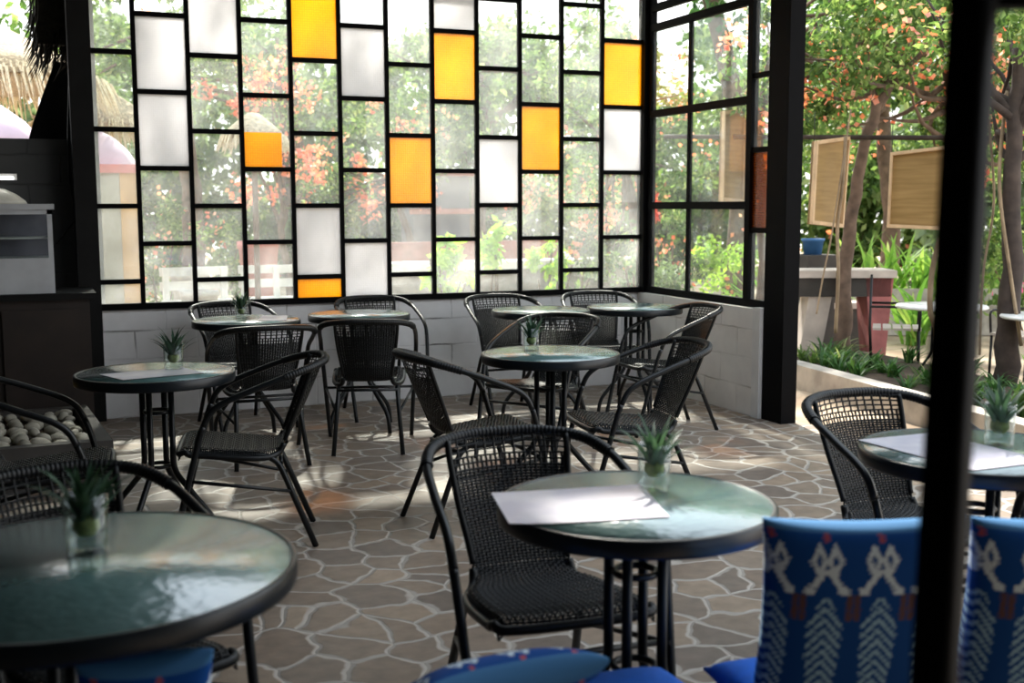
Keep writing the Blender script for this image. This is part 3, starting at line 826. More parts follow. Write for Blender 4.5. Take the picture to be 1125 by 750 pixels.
# planter box with pebbles
pl = empty('stone_planter', (-4.85, -1.45, 0), R(4), 'low dark stone planter filled with pebbles beside the counter', 'planter')
mb = MB(); mb.box((-.62, -.62, 0), (.44, -.54, .24)).box((-.62, .54, 0), (.44, .62, .24)).box((-.62, -.54, 0), (-.54, .54, .24)).box((.36, -.54, 0), (.44, .54, .24)); mb.build('rim', M['concrete_dark'], pl)
MB().box((-.54, -.54, 0), (.36, .54, .18)).build('soil', M['soil'], pl)
def pebble_mesh(seed):
    r = random.Random(seed); mb = MB(); n, mm = 10, 7; b = 0
    ph = [r.uniform(0, 6) for _ in range(4)]
    for i in range(mm+1):
        th = PI*i/mm
        for k in range(n):
            a = 2*PI*k/n; q = 1+.13*math.sin(2*a+ph[0])+.09*math.sin(3*a+ph[1])*math.sin(th)
            mb.v.append((q*math.sin(th)*math.cos(a), q*.8*math.sin(th)*math.sin(a), .6*math.cos(th)))
    for i in range(mm):
        for k in range(n):
            k2 = (k+1) % n; mb.f.append((i*n+k, (i+1)*n+k, (i+1)*n+k2, i*n+k2)); mb.smooth.append(True)
    return mb.mesh('pebble', M['pebble'])
pms = [pebble_mesh(s) for s in range(5)]
kk = 0
for i in range(9):
    for j in range(10):
        o = bpy.data.objects.new('pebble', pms[kk % 5]); COL.objects.link(o); kk += 1
        x, y = -.485+i*.097+rng.uniform(-.02, .02), -.49+j*.108+rng.uniform(-.02, .02)
        p = Matrix.Rotation(R(4), 3, 'Z') @ Vector((x, y, 0))
        s = rng.uniform(.040, .056)
        o.location = (-4.85+p.x, -1.45+p.y, .18+s*.55+rng.uniform(0, .012)); o.scale = (s, s, s); o.rotation_euler = (rng.uniform(-.3, .3), rng.uniform(-.3, .3), rng.uniform(0, 6))
        tag(o, 'pale pebble lying in the low dark stone planter', 'pebble', 'pale pebbles in the planter')
# thatch eave over the left opening
te = empty('thatch_eave', (-4.5, .32, 2.6), 0, 'dark ragged thatch eave hanging at the top left beside the window post', 'thatch')
mb = MB(); mb.box((-.13, -.08, .0), (.20, .10, .75)); mb.build('thatch_bundle', M['thatch_dark'], te)
mb = MB()
for k in range(170):
    x = rng.uniform(-.15, .18); z0 = rng.uniform(-.02, .12) if rng.random() < .6 else rng.uniform(.0, .75)
    L = rng.uniform(.10, .28); d = Vector((rng.uniform(-.35, .08), rng.uniform(-.2, .2), -1)).normalized()
    if z0 > .12: x = rng.uniform(-.16, -.10)
    y = rng.uniform(-.09, .1)
    mb.tube([(x, y, z0), Vector((x, y, z0))+d*L*.6, Vector((x, y, z0))+d*L+Vector((-.03, 0, 0))], [.006, .005, .001], 4)
mb.build('straw_fringe', M['thatch_dark'], te)
dr = MB()
pg = [(60, 68), (50, 95), (36, 135), (27, 170), (22, 235), (99, 235), (97, 68)]  # outline of the flat near-black area below the thatch
q0 = [aty(x, y, .31) for x, y in pg]; nq = len(q0)
dr.v = [tuple(p) for p in q0]+[tuple(p+Vector((0, .05, 0))) for p in q0]
dr.f = [tuple(range(nq)), tuple(range(2*nq-1, nq-1, -1))]+[(i, nq+i, nq+(i+1) % nq, (i+1) % nq) for i in range(nq)]; dr.smooth = [False]*(nq+2)
tag(dr.build('dark_cutout', M['dark_post']), 'flat dark drape hanging below the ragged thatch at the left', 'cutout')

# ------------------------------------------------------------------ back garden
def thatch_roof(name, c, r, z0, z1, label, fringe=.35, m='thatch'):
    t = empty(name, (c[0], c[1], 0), 0, label, 'thatched roof')
    prof = [(r, z0)]+[(r*(1-q)+.05, z0+(z1-z0)*(q**.9)) for q in (.25, .5, .75, .97)]
    MB().lathe([(r-.12, z0-.02)]+prof+[(.0, z1)], 36).build('roof_cone', M[m], t)
    mb = MB()
    for k in range(520):
        a = rng.uniform(0, 2*PI); rr = r-rng.uniform(-.02, .2); p = Vector((math.cos(a)*rr, math.sin(a)*rr, z0+(r-rr)*.5+.04))
        L = fringe*rng.uniform(.6, 1.3); d = Vector((math.cos(a)*.35+rng.uniform(-.15, .15), math.sin(a)*.35+rng.uniform(-.15, .15), -1)).normalized()
        mb.tube([p, p+d*L*.6, p+d*L], [.012, .010, .002], 4, False)
    mb.build('straw_fringe', M['straw'], t)
    MB().tube([(0, 0, 0-.06), (0, 0, z1-.1)], .03 if r < .4 else .09, 10).build('pole', M['bark'], t)
    return t
thatch_roof('thatched_hut', (-5.35, 5.4), 1.5, 2.80, 3.6, 'sunlit thatched hut roof seen through the opening at the top left')
thatch_roof('thatched_parasol', (-3.93, 6.6), .75, 2.45, 2.95, 'small thatched parasol above the lilac canopy, seen through the left pane column', .3)
def cloth_parasol(c, r, z, label):
    t = empty('cloth_parasol', (c[0], c[1], 0), 0, label, 'parasol')
    MB().lathe([(r, z-.10), (r, z), (r*.75, z+.16), (r*.4, z+.30), (.03, z+.37), (0, z+.37)], 8).build('canopy', M['lilac'], t)
    MB().tube([(0, 0, -.06), (0, 0, z+.34)], .03, 8).build('pole', M['bark'], t)
thatch_roof('thatched_parasol', aty(280, 200, 3.4).to_tuple(), .30, 2.16, 2.42, 'small brown thatched parasol close outside the cut amber pane', .16, 'thatch')
cloth_parasol((-5.15, 3.4), .55, 2.12, 'lilac cloth parasol below the thatched hut at the left edge')
cloth_parasol((-4.0, 5.3), .42, 1.95, 'lilac cloth canopy above the ochre column, seen through the left pane column')
col = empty('garden_column', (-3.86, 4.7, 0), 0, 'half grey half ochre column outside the left pane column', 'column')
MB().box((-.19, -.14, -.06), (.02, .14, 1.84)).build('grey_half', M['greywash'], col)
MB().box((.021, -.15, -.06), (.20, .13, 1.84)).build('ochre_half', M['ochre'], col)
MB().box((-.21, -.17, 1.84), (.22, .16, 1.93)).build('cap', M['pink_pot'], col)

def trunk(mb, pts, r0, r1, wob=.02, n=10):
    P = crom(pts, 6); L = len(P)
    P = [p+Vector((rng.uniform(-1, 1), rng.uniform(-1, 1), 0))*wob for p in P]
    mb.tube(P, [r0+(r1-r0)*i/(L-1) for i in range(L)], n)
def tree(name, base, pts, r0, clouds, label, cat='tree', bark='bark', lm='leaf', size=.10, fl=None, nfl=0, fm='blossom', limbs=4, clumps=14, fsize=.07, fclumps=9):
    base = Vector(base)
    t = empty(name, base, 0, label, cat)
    mb = MB(); trunk(mb, pts, r0, r0*.45)
    top = Vector(pts[-1])
    for c, rd, n in clouds:
        for k in range(limbs):
            v = rv(); e = Vector(c)+Vector((v.x*rd[0], v.y*rd[1], v.z*rd[2]))*.8
            s = Vector(pts[-2]).lerp(top, rng.random())
            trunk(mb, [s, s.lerp(e, .5)+rv()*.15, e], r0*.35, .008, .01, 6)
    mb.build('trunk', M[bark], t)
    lf = MB()
    for c, rd, n in clouds: leaf_cloud(lf, c, rd, n, size, clumps)
    lf.build('foliage', M[lm], t)
    if nfl:
        fb_ = MB()
        for c, rd, n in (fl or clouds): leaf_cloud(fb_, c, rd, nfl, fsize, fclumps, 0, .9)
        fb_.build('blossoms', M[fm], t)
    return t
# behind the window wall, left to right
tree('garden_tree', (-2.75, 7.6, -.06), [(0, 0, 0), (.03, 0, 1.5), (-.05, .1, 3.0), (.1, .2, 4.2)], .17,
     [((.2, 0, 4.2), (1.6, 1.2, .9), 2200), ((-.9, -.2, 3.4), (.8, .7, .5), 500)], 'straight pale trunked tree outside the third pane column', size=.12)
tree('flowering_tree', (-1.75, 6.2, -.06), [(0, 0, 0), (.05, 0, .6), (-.06, 0, 1.2), (.1, .1, 1.9)], .07,
     [((.05, 0, 2.0), (.62, .5, .85), 900), ((-.2, .2, 3.2), (.9, .7, .6), 900)], 'orange flowering tree with thin tangled stems outside the fourth pane column', size=.07, nfl=420, limbs=9)
tree('bougainvillea', (.25, 7.5, -.06), [(0, 0, 0), (.1, 0, .8), (-.1, 0, 1.6), (.1, 0, 2.2)], .07,
     [((-.1, 0, 2.3), (1.3, .8, 1.0), 1700), ((-1.0, 0, 1.7), (.6, .5, .7), 500)], 'pink flowering shrub outside the middle of the window wall', size=.08, nfl=330, limbs=6)
tree('bougainvillea', (2.9, 7.2, -.06), [(0, 0, 0), (.1, 0, .6), (0, 0, 1.3), (-.1, 0, 1.9)], .06,
     [((-.2, 0, 1.7), (1.2, .8, .75), 1500)], 'pink flowering shrub outside the right end of the window wall', size=.08, nfl=480, limbs=6)
tree('garden_tree', (2.2, 9.5, -.06), [(0, 0, 0), (-.1, 0, 1.5), (.1, .1, 2.8), (0, .2, 4)], .16,
     [((-.6, -.4, 3.6), (2.2, 1.3, 1.3), 3600), ((1.8, 0, 3.9), (1.5, 1.2, 1.2), 1800)], 'broad leafy tree behind the pink shrubs outside the right half of the window wall', size=.13)
tree('garden_tree', (-.6, 11, -.06), [(0, 0, 0), (.1, 0, 1.5), (0, .1, 3.2), (0, .2, 4.4)], .18,
     [((-.2, 0, 4.0), (2.4, 1.2, 1.5), 3200), ((-2.5, 0, 3.4), (1.2, 1, 1.2), 1200)], 'tall pale leafy tree at the back of the garden behind the middle panes', size=.14, lm='leaf_grey')
tree('garden_tree', (4.9, 11.5, -.06), [(0, 0, 0), (.1, 0, 1.5), (0, .1, 3), (0, .2, 4.2)], .18,
     [((0, 0, 3.3), (2.6, 1.4, 1.9), 4200)], 'dense tree seen through the corner between the two windows', size=.14)
for i, (x, y, z, lm, l) in enumerate([
 (-7.5, 15, 2.6, 'leaf_grey', 'pale backdrop tree at the far left end of the garden'), (-3.6, 16, 2.4, 'leaf', 'backdrop tree behind the straight pale trunk'),
 (.4, 16.5, 2.5, 'leaf_grey', 'pale backdrop tree behind the middle panes'), (4.4, 16, 2.5, 'leaf', 'backdrop tree behind the window corner'),
 (8.2, 14, 2.5, 'leaf', 'backdrop tree behind the side window'), (10.6, 10.5, 2.4, 'leaf', 'backdrop tree behind the sideways plywood board'),
 (11.5, 6.5, 2.4, 'leaf_grey', 'backdrop tree behind the right plywood board'), (11.5, 2.6, 2.4, 'leaf', 'backdrop tree behind the dark trunk at the right edge')]):
    tree('garden_tree', (x, y, -.06), [(0, 0, 0), (.1, 0, 1.2), (-.1, .1, 2.4), (0, .1, 3.6)], .2,
         [((0, 0, z+.2), (2.8, 1.4, 2.9), 5200), ((0, -.2, 1.0), (2.6, 1.0, 1.0), 1800)], l, size=.26, lm=lm, limbs=3, clumps=60, nfl=50, fsize=.12)
tree('added_shade_tree', (3.4, 3.9, -.06), [(0, 0, 0), (.1, 0, 2.2), (-.3, .2, 4.2), (-.8, .3, 5.8)], .16,  # crown out of view, added to dapple the sun through the windows
     [((-5.6, .2, 5.7), (3.3, 1.9, 1.0), 4200), ((.9, .5, 5.3), (1.6, 1.5, .9), 1200)], 'added tree with a high unseen crown that breaks up the sun on the window wall', size=.14, limbs=6, clumps=34)
def shrub(name, base, clouds, label, lm='leaf', size=.08, stems=5, nfl=0, fm='blossom', cat='shrub', fsize=.06):
    t = empty(name, base, 0, label, cat)
    mb = MB()
    for c, rd, n in clouds:
        for k in range(stems):
            v = rv(); e = Vector(c)+Vector((v.x*rd[0], v.y*rd[1], v.z*rd[2]))*.7
            mb.tube(crom([(rng.uniform(-.06, .06), rng.uniform(-.06, .06), 0), e*.5+rv()*.05, e], 4), .012, 5)
    mb.build('stems', M['bark'], t)
    lf = MB()
    for c, rd, n in clouds: leaf_cloud(lf, c, rd, n, size, 8)
    lf.build('foliage', M[lm], t)
    if nfl:
        fb_ = MB()
        for c, rd, n in clouds: leaf_cloud(fb_, c, rd, nfl, fsize, 7, 0, .9)
        fb_.build('blossoms', M[fm], t)
    return t
shrub('garden_shrub', (-3.2, 6.9, -.06), [((0, 0, .95), (.55, .4, .75), 800)], 'yellow green shrub outside the second pane column', size=.07, nfl=60)
shrub('garden_shrub', (-2.2, 9.2, -.06), [((0, 0, .9), (1.1, .5, .8), 1300)], 'wide green shrub behind the pots and white bench', size=.09, nfl=80)
shrub('lime_shrub', (-.35, 2.6, -.06), [((.04, 0, 1.12), (.16, .14, .26), 170)], 'lime green leafy plant close outside the eighth pane column', 'leaf_lime', .11, 3)
shrub('lime_shrub', (-.95, 2.4, -.06), [((-.08, 0, 1.02), (.26, .16, .22), 220), ((.10, 0, .72), (.22, .16, .26), 200)], 'lime green drooping plant close outside the seventh pane column', 'leaf_lime', .12, 3)
shrub('lime_shrub', (.62, 3.2, -.06), [((0, 0, .85), (.34, .2, .34), 320)], 'low lime plant close outside the tenth pane column', 'leaf_lime', .10, 4)
shrub('garden_shrub', (1.35, 4.2, -.06), [((0, 0, .7), (.6, .3, .5), 700)], 'green shrub outside the right end of the window wall at sill height', 'leaf', .08, 4)
# benches, ledges, pots outside
def bench(loc, w, label, rz=0):
    t = empty('garden_bench', loc, rz, label, 'bench')
    mb = MB()
    for k in range(3): mb.box((-w/2, -.20+k*.14, .42), (w/2, -.08+k*.14, .45))
    mb.build('seat', M['rail_white'], t)
    mb = MB()
    for k in range(2): mb.box((-w/2, .22, .56+k*.17), (w/2, .25, .66+k*.17))
    mb.build('backrest', M['rail_white'], t)
    for sx in (-1, 0, 1):
        MB().box((sx*(w/2-.06)-.035, -.20, 0), (sx*(w/2-.06)+.035, -.13, .42)).build('leg', M['rail_white'], t)
        MB().box((sx*(w/2-.06)-.035, .16, 0), (sx*(w/2-.06)+.035, .22, .82)).build('leg', M['rail_white'], t)
bench((-2.95, 5.4, -.06), .8, 'white plank bench outside beside the pale tree trunk', R(5))
bench((-2.0, 5.5, -.06), .9, 'white plank bench outside below the orange flowering tree', R(-4))
lw = MB().box((-1.35, 4.9, -.06), (2.6, 5.2, .70)).build('ledge_wall', M['grey_stone']); tag(lw, 'grey stone garden wall outside the middle of the window', 'wall', kind='structure')
lt2 = MB().box((-1.4, 4.82, .70), (2.65, 5.28, .80)).build('coping_slab', M['rail_white']); tag(lt2, 'white coping slab on the grey garden wall outside', 'slab', kind='structure')
b2 = MB().box((-.6, 6.3, -.06), (2.1, 6.5, 1.0)).build('brick_ledge', M['brick_red']); tag(b2, 'reddish ledge behind the grey garden wall', 'wall', kind='structure')
kio = empty('garden_kiosk', (.95, 8.3, -.06), 0, 'dark box shaped kiosk with reddish sill behind the garden wall', 'kiosk')
MB().box((-.45, -.3, 0), (.45, .3, 1.98)).build('body', M['dark_shop'], kio)
MB().box((-.55, -.42, 1.98), (.55, .42, 2.06)).build('roof', M['brick_red'], kio)
MB().box((-.50, -.40, 1.42), (.50, -.3, 1.50)).build('sill', M['brick_red'], kio)
def pot(loc, r, h, label, m):
    o = MB().lathe([(0, .0), (r*.72, 0), (r, h*.9), (r*1.08, h*.9), (r*1.08, h), (r*.9, h), (r*.86, h*.85), (0, h*.85)], 20).build('plant_pot', M[m]); o.location = loc
    tag(o, label, 'pot')
pot((-3.05, 4.6, -.06), .20, .62, 'large grey pot outside the second pane column', 'grey_pot')
pot((-2.98, 6.0, -.06), .22, .75, 'grey pot behind the larger one outside the second pane column', 'grey_pot')
pot((-1.75, 8.2, -.06), .28, 1.05, 'tall pink pot outside between the tree trunk and the flowering tree', 'pink_pot')
bt = empty('white_canister', (-3.84, 2.4, .10), 0, 'white canister with an orange cap outside the lower left pane', 'canister')
MB().lathe([(0, 0), (.07, 0), (.075, .02), (.075, .36), (.05, .44), (.035, .46), (0, .46)], 20).build('body', M['white_plastic'], bt)
MB().lathe([(0, .46), (.03, .46), (.03, .50), (0, .50)], 14).build('cap', M['pink_pot'], bt)
st = MB().box((-4.15, 2.2, -.06), (-3.2, 3.1, .10)).build('stone_block', M['grey_stone']); tag(st, 'low grey stone block under the white canister outside', 'block')

# ------------------------------------------------------------------ right garden
cw = MB()
cv = [(1.10, 1.2), (1.02, -.6), (.80, -2.2), (.55, -4.2), (.40, -6.4)]
for (xa, ya), (xb, yb) in zip(cv[:-1], cv[1:]):
    b = len(cw.v)
    for z in (-.16, .19): cw.v += [(xa, ya, z), (xb, yb, z), (xb+.16, yb, z), (xa+.16, ya, z)]
    for q in ((3, 2, 1, 0), (4, 5, 6, 7), (0, 1, 5, 4), (1, 2, 6, 5), (2, 3, 7, 6), (3, 0, 4, 7)): cw.f.append(tuple(b+i for i in q)); cw.smooth.append(False)
struct(cw, 'trim_6', M['concrete'], 'low weathered concrete curb along the planting bed', 'curb')
bd = MB()
bd.v += [(x+.16, y, .10) for x, y in cv]+[(x+1.5, y+.3, .10) for x, y in cv]; n5 = len(cv)
for i in range(n5-1): bd.f.append((i, i+1, n5+i+1, n5+i)); bd.smooth.append(False)
b = len(bd.v); bd.v += [(x+1.5, y+.3, .10) for x, y in cv]+[(x+1.9, y+.3, -.06) for x, y in cv]
for i in range(n5-1): bd.f.append((b+i, b+i+1, b+n5+i+1, b+n5+i)); bd.smooth.append(False)
tag(bd.build('soil_bed', M['soil']), 'dark soil of the planting bed behind the curb', 'soil', kind='structure')
pipe = MB().tube(crom([(x+.24, y, .145) for x, y in cv], 6), .012, 6).build('irrigation_pipe', M['cable']); tag(pipe, 'black irrigation pipe along the back of the curb', 'pipe')
# bed plants: each a clump of blades
def clump(seedmat, n, L, w):
    mb = MB()
    for k in range(n):
        blade(mb, (rng.uniform(-.05, .05), rng.uniform(-.05, .05), 0), rng.uniform(0, 6.3), L*rng.uniform(.6, 1.2), w, rng.uniform(.15, .6), rng.uniform(.4, .9))
    return mb.mesh('strap_leaf_plant', M[seedmat])
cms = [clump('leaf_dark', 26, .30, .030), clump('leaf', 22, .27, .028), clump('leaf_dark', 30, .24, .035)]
nn_ = 0
for i in range(64):
    t = rng.random(); y = .9-5.2*t; x0 = 1.10+(y-.0)*.13
    x = x0+.36+rng.random()**1.2*1.05
    o = bpy.data.objects.new('strap_leaf_plant', cms[i % 3]); COL.objects.link(o)
    s = rng.uniform(.6, 1.0); o.location = (x, y, .098); o.scale = (s, s, s); o.rotation_euler = (0, 0, rng.uniform(0, 6))
    tag(o, 'low strappy green plant growing in the bed behind the curb', 'plant', 'strappy plants in the bed')
# picnic table and bench
pt = empty('stone_table', (2.35, .62, 0), R(-24), 'stone garden table with a thick pale top and a reddish end leg', 'table')
MB().box((-.62, -.24, .80), (.58, .24, .87)).build('tabletop', M['stone_seat'], pt)
MB().box((-.40, -.20, .62), (.54, .20, .80)).build('apron', M['concrete_dark'], pt)
def frustum(x0, x1, x2, x3, y, z0, z1):
    mb = MB(); mb.v = [(x0, -y, z0), (x1, -y, z0), (x1, y, z0), (x0, y, z0), (x2, -y, z1), (x3, -y, z1), (x3, y, z1), (x2, y, z1)]
    mb.f = [(3, 2, 1, 0), (4, 5, 6, 7), (0, 1, 5, 4), (1, 2, 6, 5), (2, 3, 7, 6), (3, 0, 4, 7)]; mb.smooth = [False]*6; return mb
frustum(.38, .50, .30, .56, .20, -.05, .80).build('leg', M['red_leg'], pt)
frustum(-.32, -.12, -.20, .02, .18, -.05, .80).build('leg', M['stone_seat'], pt)
gb = empty('stone_bench', (2.75, 1.45, 0), R(-24), 'low stone bench slab behind the stone garden table', 'bench')
MB().box((-.9, -.16, .42), (.75, .16, .48)).build('slab', M['stone_seat'], gb)
for x in (-.6, .5): frustum(x-.10, x+.10, x-.08, x+.08, .13, -.05, .42).build('leg', M['concrete_dark'], gb)
# hanging boards
def board(corners, label, t=.035):
    c = [Vector(p) for p in corners]; ctr = (c[0]+c[1]+c[2]+c[3])/4
    o = empty('plywood_board', ctr, 0, label, 'board', 'framed plywood boards')
    L = [p-ctr for p in c]; nrm = (L[1]-L[0]).cross(L[3]-L[0]).normalized()
    if nrm.dot(CAM-ctr) < 0: nrm = -nrm
    mb = MB(); mb.v = [tuple(p-nrm*t*.5) for p in L]+[tuple(p+nrm*.002) for p in L]
    mb.f = [(0, 1, 2, 3), (7, 6, 5, 4), (0, 4, 5, 1), (1, 5, 6, 2), (2, 6, 7, 3), (3, 7, 4, 0)]; mb.smooth = [False]*6
    mb.build('panel', M['ply'], o)
    fm = MB()
    ins = [p*.92 for p in L]
    for i in range(4):
        j = (i+1) % 4
        A = [L[i], L[j], ins[j], ins[i]]
        b = len(fm.v); fm.v += [tuple(p-nrm*t*.5) for p in A]+[tuple(p+nrm*t) for p in A]
        for q in ((0, 1, 2, 3), (7, 6, 5, 4), (0, 4, 5, 1), (1, 5, 6, 2), (2, 6, 7, 3), (3, 7, 4, 0)): fm.f.append(tuple(b+k for k in q)); fm.smooth.append(False)
    fm.build('frame', M['wood_pale'], o)
    for q in (L[0], L[1]): MB().tube([q*.97, q*.97+Vector((0, 0, .26))], .004, 5).build('hanging_cord', M['cable'], o)
    return o
def vboard(px, d, label, w, h, face, z):
    """upright board at pixel column px, distance d; face = heading it looks toward (deg)"""
    p = atd(px, 210, d); a = R(face); s = Vector((-math.sin(a), math.cos(a), 0)); n = Vector((math.cos(a), math.sin(a), 0))
    c = Vector((p.x, p.y, z)); q = []
    for sx, sz in ((1, 1), (-1, 1), (-1, -1), (1, -1)): q.append(c+s*sx*w/2+Vector((0, 0, sz*h/2)))
    return board(q, label)
bd1 = board([atd(979, 168, 10.0), atd(1047, 160, 9.75), atd(1042, 253, 9.75), atd(975, 250, 10.0)], 'framed plywood board facing the cafe, beside the black window stile')
bd2 = board([atd(894, 155, 10.0), atd(931, 150, 10.5), atd(923, 250, 10.5), atd(889, 246, 10.0)], 'framed plywood board turned sideways, half behind the vine covered trunk')
bd3 = board([atd(793, 122, 11.0), atd(818, 119, 11.3), atd(816, 224, 11.3), atd(791, 221, 11.0)], 'framed plywood board seen through the side window glass')
# overhead wires/beam the boards hang from
pb_ = MB()
pb_.tube([atd(730, 150, 11.6), atd(1180, 152, 9.4)], .022, 6); 
tag(pb_.build('pergola_beam', M['bark_dark']), 'thin dark pergola beam above the hanging boards', 'beam')

vt = atd(929, 345, 10.9)
tree('vine_tree', (vt.x, vt.y, -.05), [(0, 0, 0), (-.03, 0, .8), (.04, 0, 1.5), (.15, -.1, 2.3), (.5, -.1, 2.9)], .08,
     [((.6, -.2, 3.2), (1.3, 1.0, .75), 2600), ((-.5, .2, 2.9), (.8, .8, .6), 1200)], 'vine covered trunk with flowering crown between the two boards', bark='bark', size=.075, nfl=300, limbs=8, fsize=.055)
vt = atd(1108, 345, 8.9)
tree('vine_tree', (vt.x, vt.y, -.05), [(0, 0, 0), (.02, 0, .9), (-.01, .02, 1.8), (.02, .05, 2.7)], .10,
     [((-.2, .2, 3.0), (1.0, .9, .6), 2400), ((.5, .3, 2.4), (.6, .5, .7), 900)], 'dark trunk right of the black window stile', bark='bark_dark', size=.07, nfl=110, limbs=8, fsize=.05)
tree('bougainvillea', (3.7, .3, -.05), [(0, 0, 0), (.1, 0, 1.0), (0, .1, 2.0), (-.2, .1, 2.8)], .09,
     [((-.6, .1, 2.75), (1.5, 1.1, .75), 3600), ((.5, 0, 2.2), (.9, .8, .7), 1500)], 'orange flowering bougainvillea above the plywood boards', size=.075, nfl=420, limbs=9, fsize=.055)
tree('bougainvillea', (2.2, 4.4, -.05), [(0, 0, 0), (.1, 0, 1.0), (0, .1, 2.0), (-.2, .1, 2.8)], .09,
     [((.1, 0, 2.5), (1.3, 1.1, 1.0), 3000), ((-.3, -.3, 1.3), (.8, .7, .6), 1100)], 'pink flowering shrub seen through the side window', size=.08, nfl=260, limbs=9, fsize=.06)
tree('added_shade_canopy', (1.75, .9, -.05), [(0, 0, 0), (.03, 0, 1.2), (0, .05, 2.4), (.3, .0, 3.7)], .05,  # leaf roof out of view, added to darken the garden below
     [((2.2, -1.2, 4.0), (2.0, 3.2, .45), 3800), ((2.6, 2.2, 4.1), (2.0, 1.6, .45), 2200)], 'added climber with a dense unseen leaf roof that shades the right garden', size=.12, lm='leaf_dark', limbs=7, clumps=40)
tree('garden_tree', (6.2, 4.4, -.05), [(0, 0, 0), (.1, 0, 1.2), (0, .1, 2.6), (0, .1, 3.6)], .15,
     [((0, 0, 3.2), (2.3, 1.8, 1.7), 4200)], 'sunlit leafy tree behind the flowering canopy on the right', size=.12, nfl=160)
tree('garden_tree', (7.2, .4, -.05), [(0, 0, 0), (.1, 0, 1.2), (0, .1, 2.6), (0, .1, 3.6)], .15,
     [((0, 0, 3.0), (2.0, 1.8, 1.8), 3400)], 'leafy tree at the far right behind the dark trunk', size=.12, nfl=120)
# loose vines hanging round the trunks
def vine(pts, r, label, m='vine'):
    tag(MB().tube(crom(pts, 8), r, 6).build('hanging_vine', M[m]), label, 'vine', 'bare hanging vines')
vine([atd(1033, 262, 8.6), atd(1024, 300, 8.6), atd(1022, 340, 8.6), atd(1029, 366, 8.6), atd(1027, 420, 8.6)], .022, 'thick pale vine curving down just left of the window stile')
vine([atd(929, 150, 10.2), atd(926, 200, 10.15), atd(920, 250, 10.2), atd(921, 300, 10.1), atd(918, 366, 10.2)], .017, 'pale vine running down the trunk between the boards')
vine([atd(935, 120, 10.0), atd(915, 250, 9.9), atd(905, 300, 9.9), atd(897, 345, 9.9)], .008, 'thin vine slanting in front of the stone table')
vine([atd(1106, 100, 8.9), atd(1098, 200, 8.8), atd(1110, 300, 8.8), atd(1122, 380, 8.8)], .014, 'pale vine winding down the dark trunk on the right')
vine([atd(1085, 120, 9.1), atd(1092, 220, 9.0), atd(1080, 300, 9.0), atd(1076, 390, 9.0)], .010, 'thin vine hanging between the stile and the dark trunk')
# planter box with tall leaves, blue tub
pbx = empty('planter_box', (5.0, 2.4, -.05), R(-24), 'long grey planter box with tall green leaves behind the stone table', 'planter')
mb = MB(); mb.box((-1.1, -.2, 0), (1.1, -.15, .55)).box((-1.1, .15, 0), (1.1, .2, .55)).box((-1.1, -.15, 0), (-1.05, .15, .55)).box((1.05, -.15, 0), (1.1, .15, .55)); mb.build('box', M['grey_pot'], pbx)
MB().box((-1.05, -.15, 0), (1.05, .15, .48)).build('soil', M['soil'], pbx)
mb = MB()
for k in range(120):
    blade(mb, (rng.uniform(-1.0, 1.0), rng.uniform(-.1, .1), .45), rng.uniform(0, 6.3), rng.uniform(.45, .95), rng.uniform(.05, .09), rng.uniform(.05, .35), rng.uniform(.3, .8))
mb.build('leaves', M['blade'], pbx)
def blades(base, n, L, w, label, m='blade', spread=.1):
    t = empty('blade_plant', base, 0, label, 'plant')
    mb = MB()
    for k in range(n): blade(mb, (rng.uniform(-spread, spread), rng.uniform(-spread, spread), 0), rng.uniform(0, 6.3), L*rng.uniform(.6, 1.2), w, rng.uniform(.1, .5), rng.uniform(.4, .9))
    mb.build('leaves', M[m], t)
    MB().lathe([(0, -.02), (.05, 0), (.03, .06), (0, .07)], 8).build('crown', M['bark'], t)
blades((3.0, 2.4, -.05), 40, .95, .07, 'bright long leaved plant behind the stone table, left of the planter box')
blades((4.2, 1.5, -.05), 40, .95, .07, 'long leaved plant below the right plywood board')
blades((1.55, -3.35, .09), 34, .62, .05, 'yellow green blade plant at the right edge behind the tumbler plant')
blades((1.25, -2.9, .09), 24, .5, .045, 'green blade plant right of the window stile in the bed', 'leaf')
shrub('garden_shrub', (1.75, 2.6, -.05), [((0, 0, .75), (.55, .45, .7), 900)], 'bright green shrub left of the vine covered trunk', 'leaf', .07, 5, 60)
shrub('garden_shrub', (3.4, 3.4, -.05), [((0, 0, .8), (.9, .5, .75), 1300)], 'sunlit shrub behind the stone bench', 'leaf_lime', .08, 5, 40)
shrub('garden_shrub', (.75, 1.6, -.05), [((0, 0, .75), (.45, .5, .7), 800)], 'pale green shrub right outside the side window', 'leaf_grey', .07, 5, 12, 'blossom_red')
shrub('garden_shrub', (5.6, 1.2, -.05), [((0, 0, .8), (1.1, .6, .9), 1500)], 'shrub in the sun at the far right of the garden', 'leaf', .09, 5, 60, 'blossom_pink')
shrub('red_flower', (2.0, 3.55, -.05), [((0, 0, 1.45), (.12, .12, .14), 30)], 'red flower left of the sideways plywood board', 'leaf', .07, 2, 90, 'blossom_red', 'flower', .1)
tp = atd(893, 271, 12.0)
tub = MB().lathe([(0, 0), (.09, 0), (.11, .14), (.12, .14), (.12, .165), (.10, .165), (.095, .13), (0, .13)], 24).build('blue_tub', M['blue_tub']); tub.location = (tp.x, tp.y, tp.z-.08)
tag(tub, 'small blue tub on a dark block behind the stone table', 'tub')
tb = MB().box((tp.x-.2, tp.y-.2, -.05), (tp.x+.2, tp.y+.2, tp.z-.08)).build('stone_block', M['concrete_dark']); tag(tb, 'dark block carrying the small blue tub', 'block')
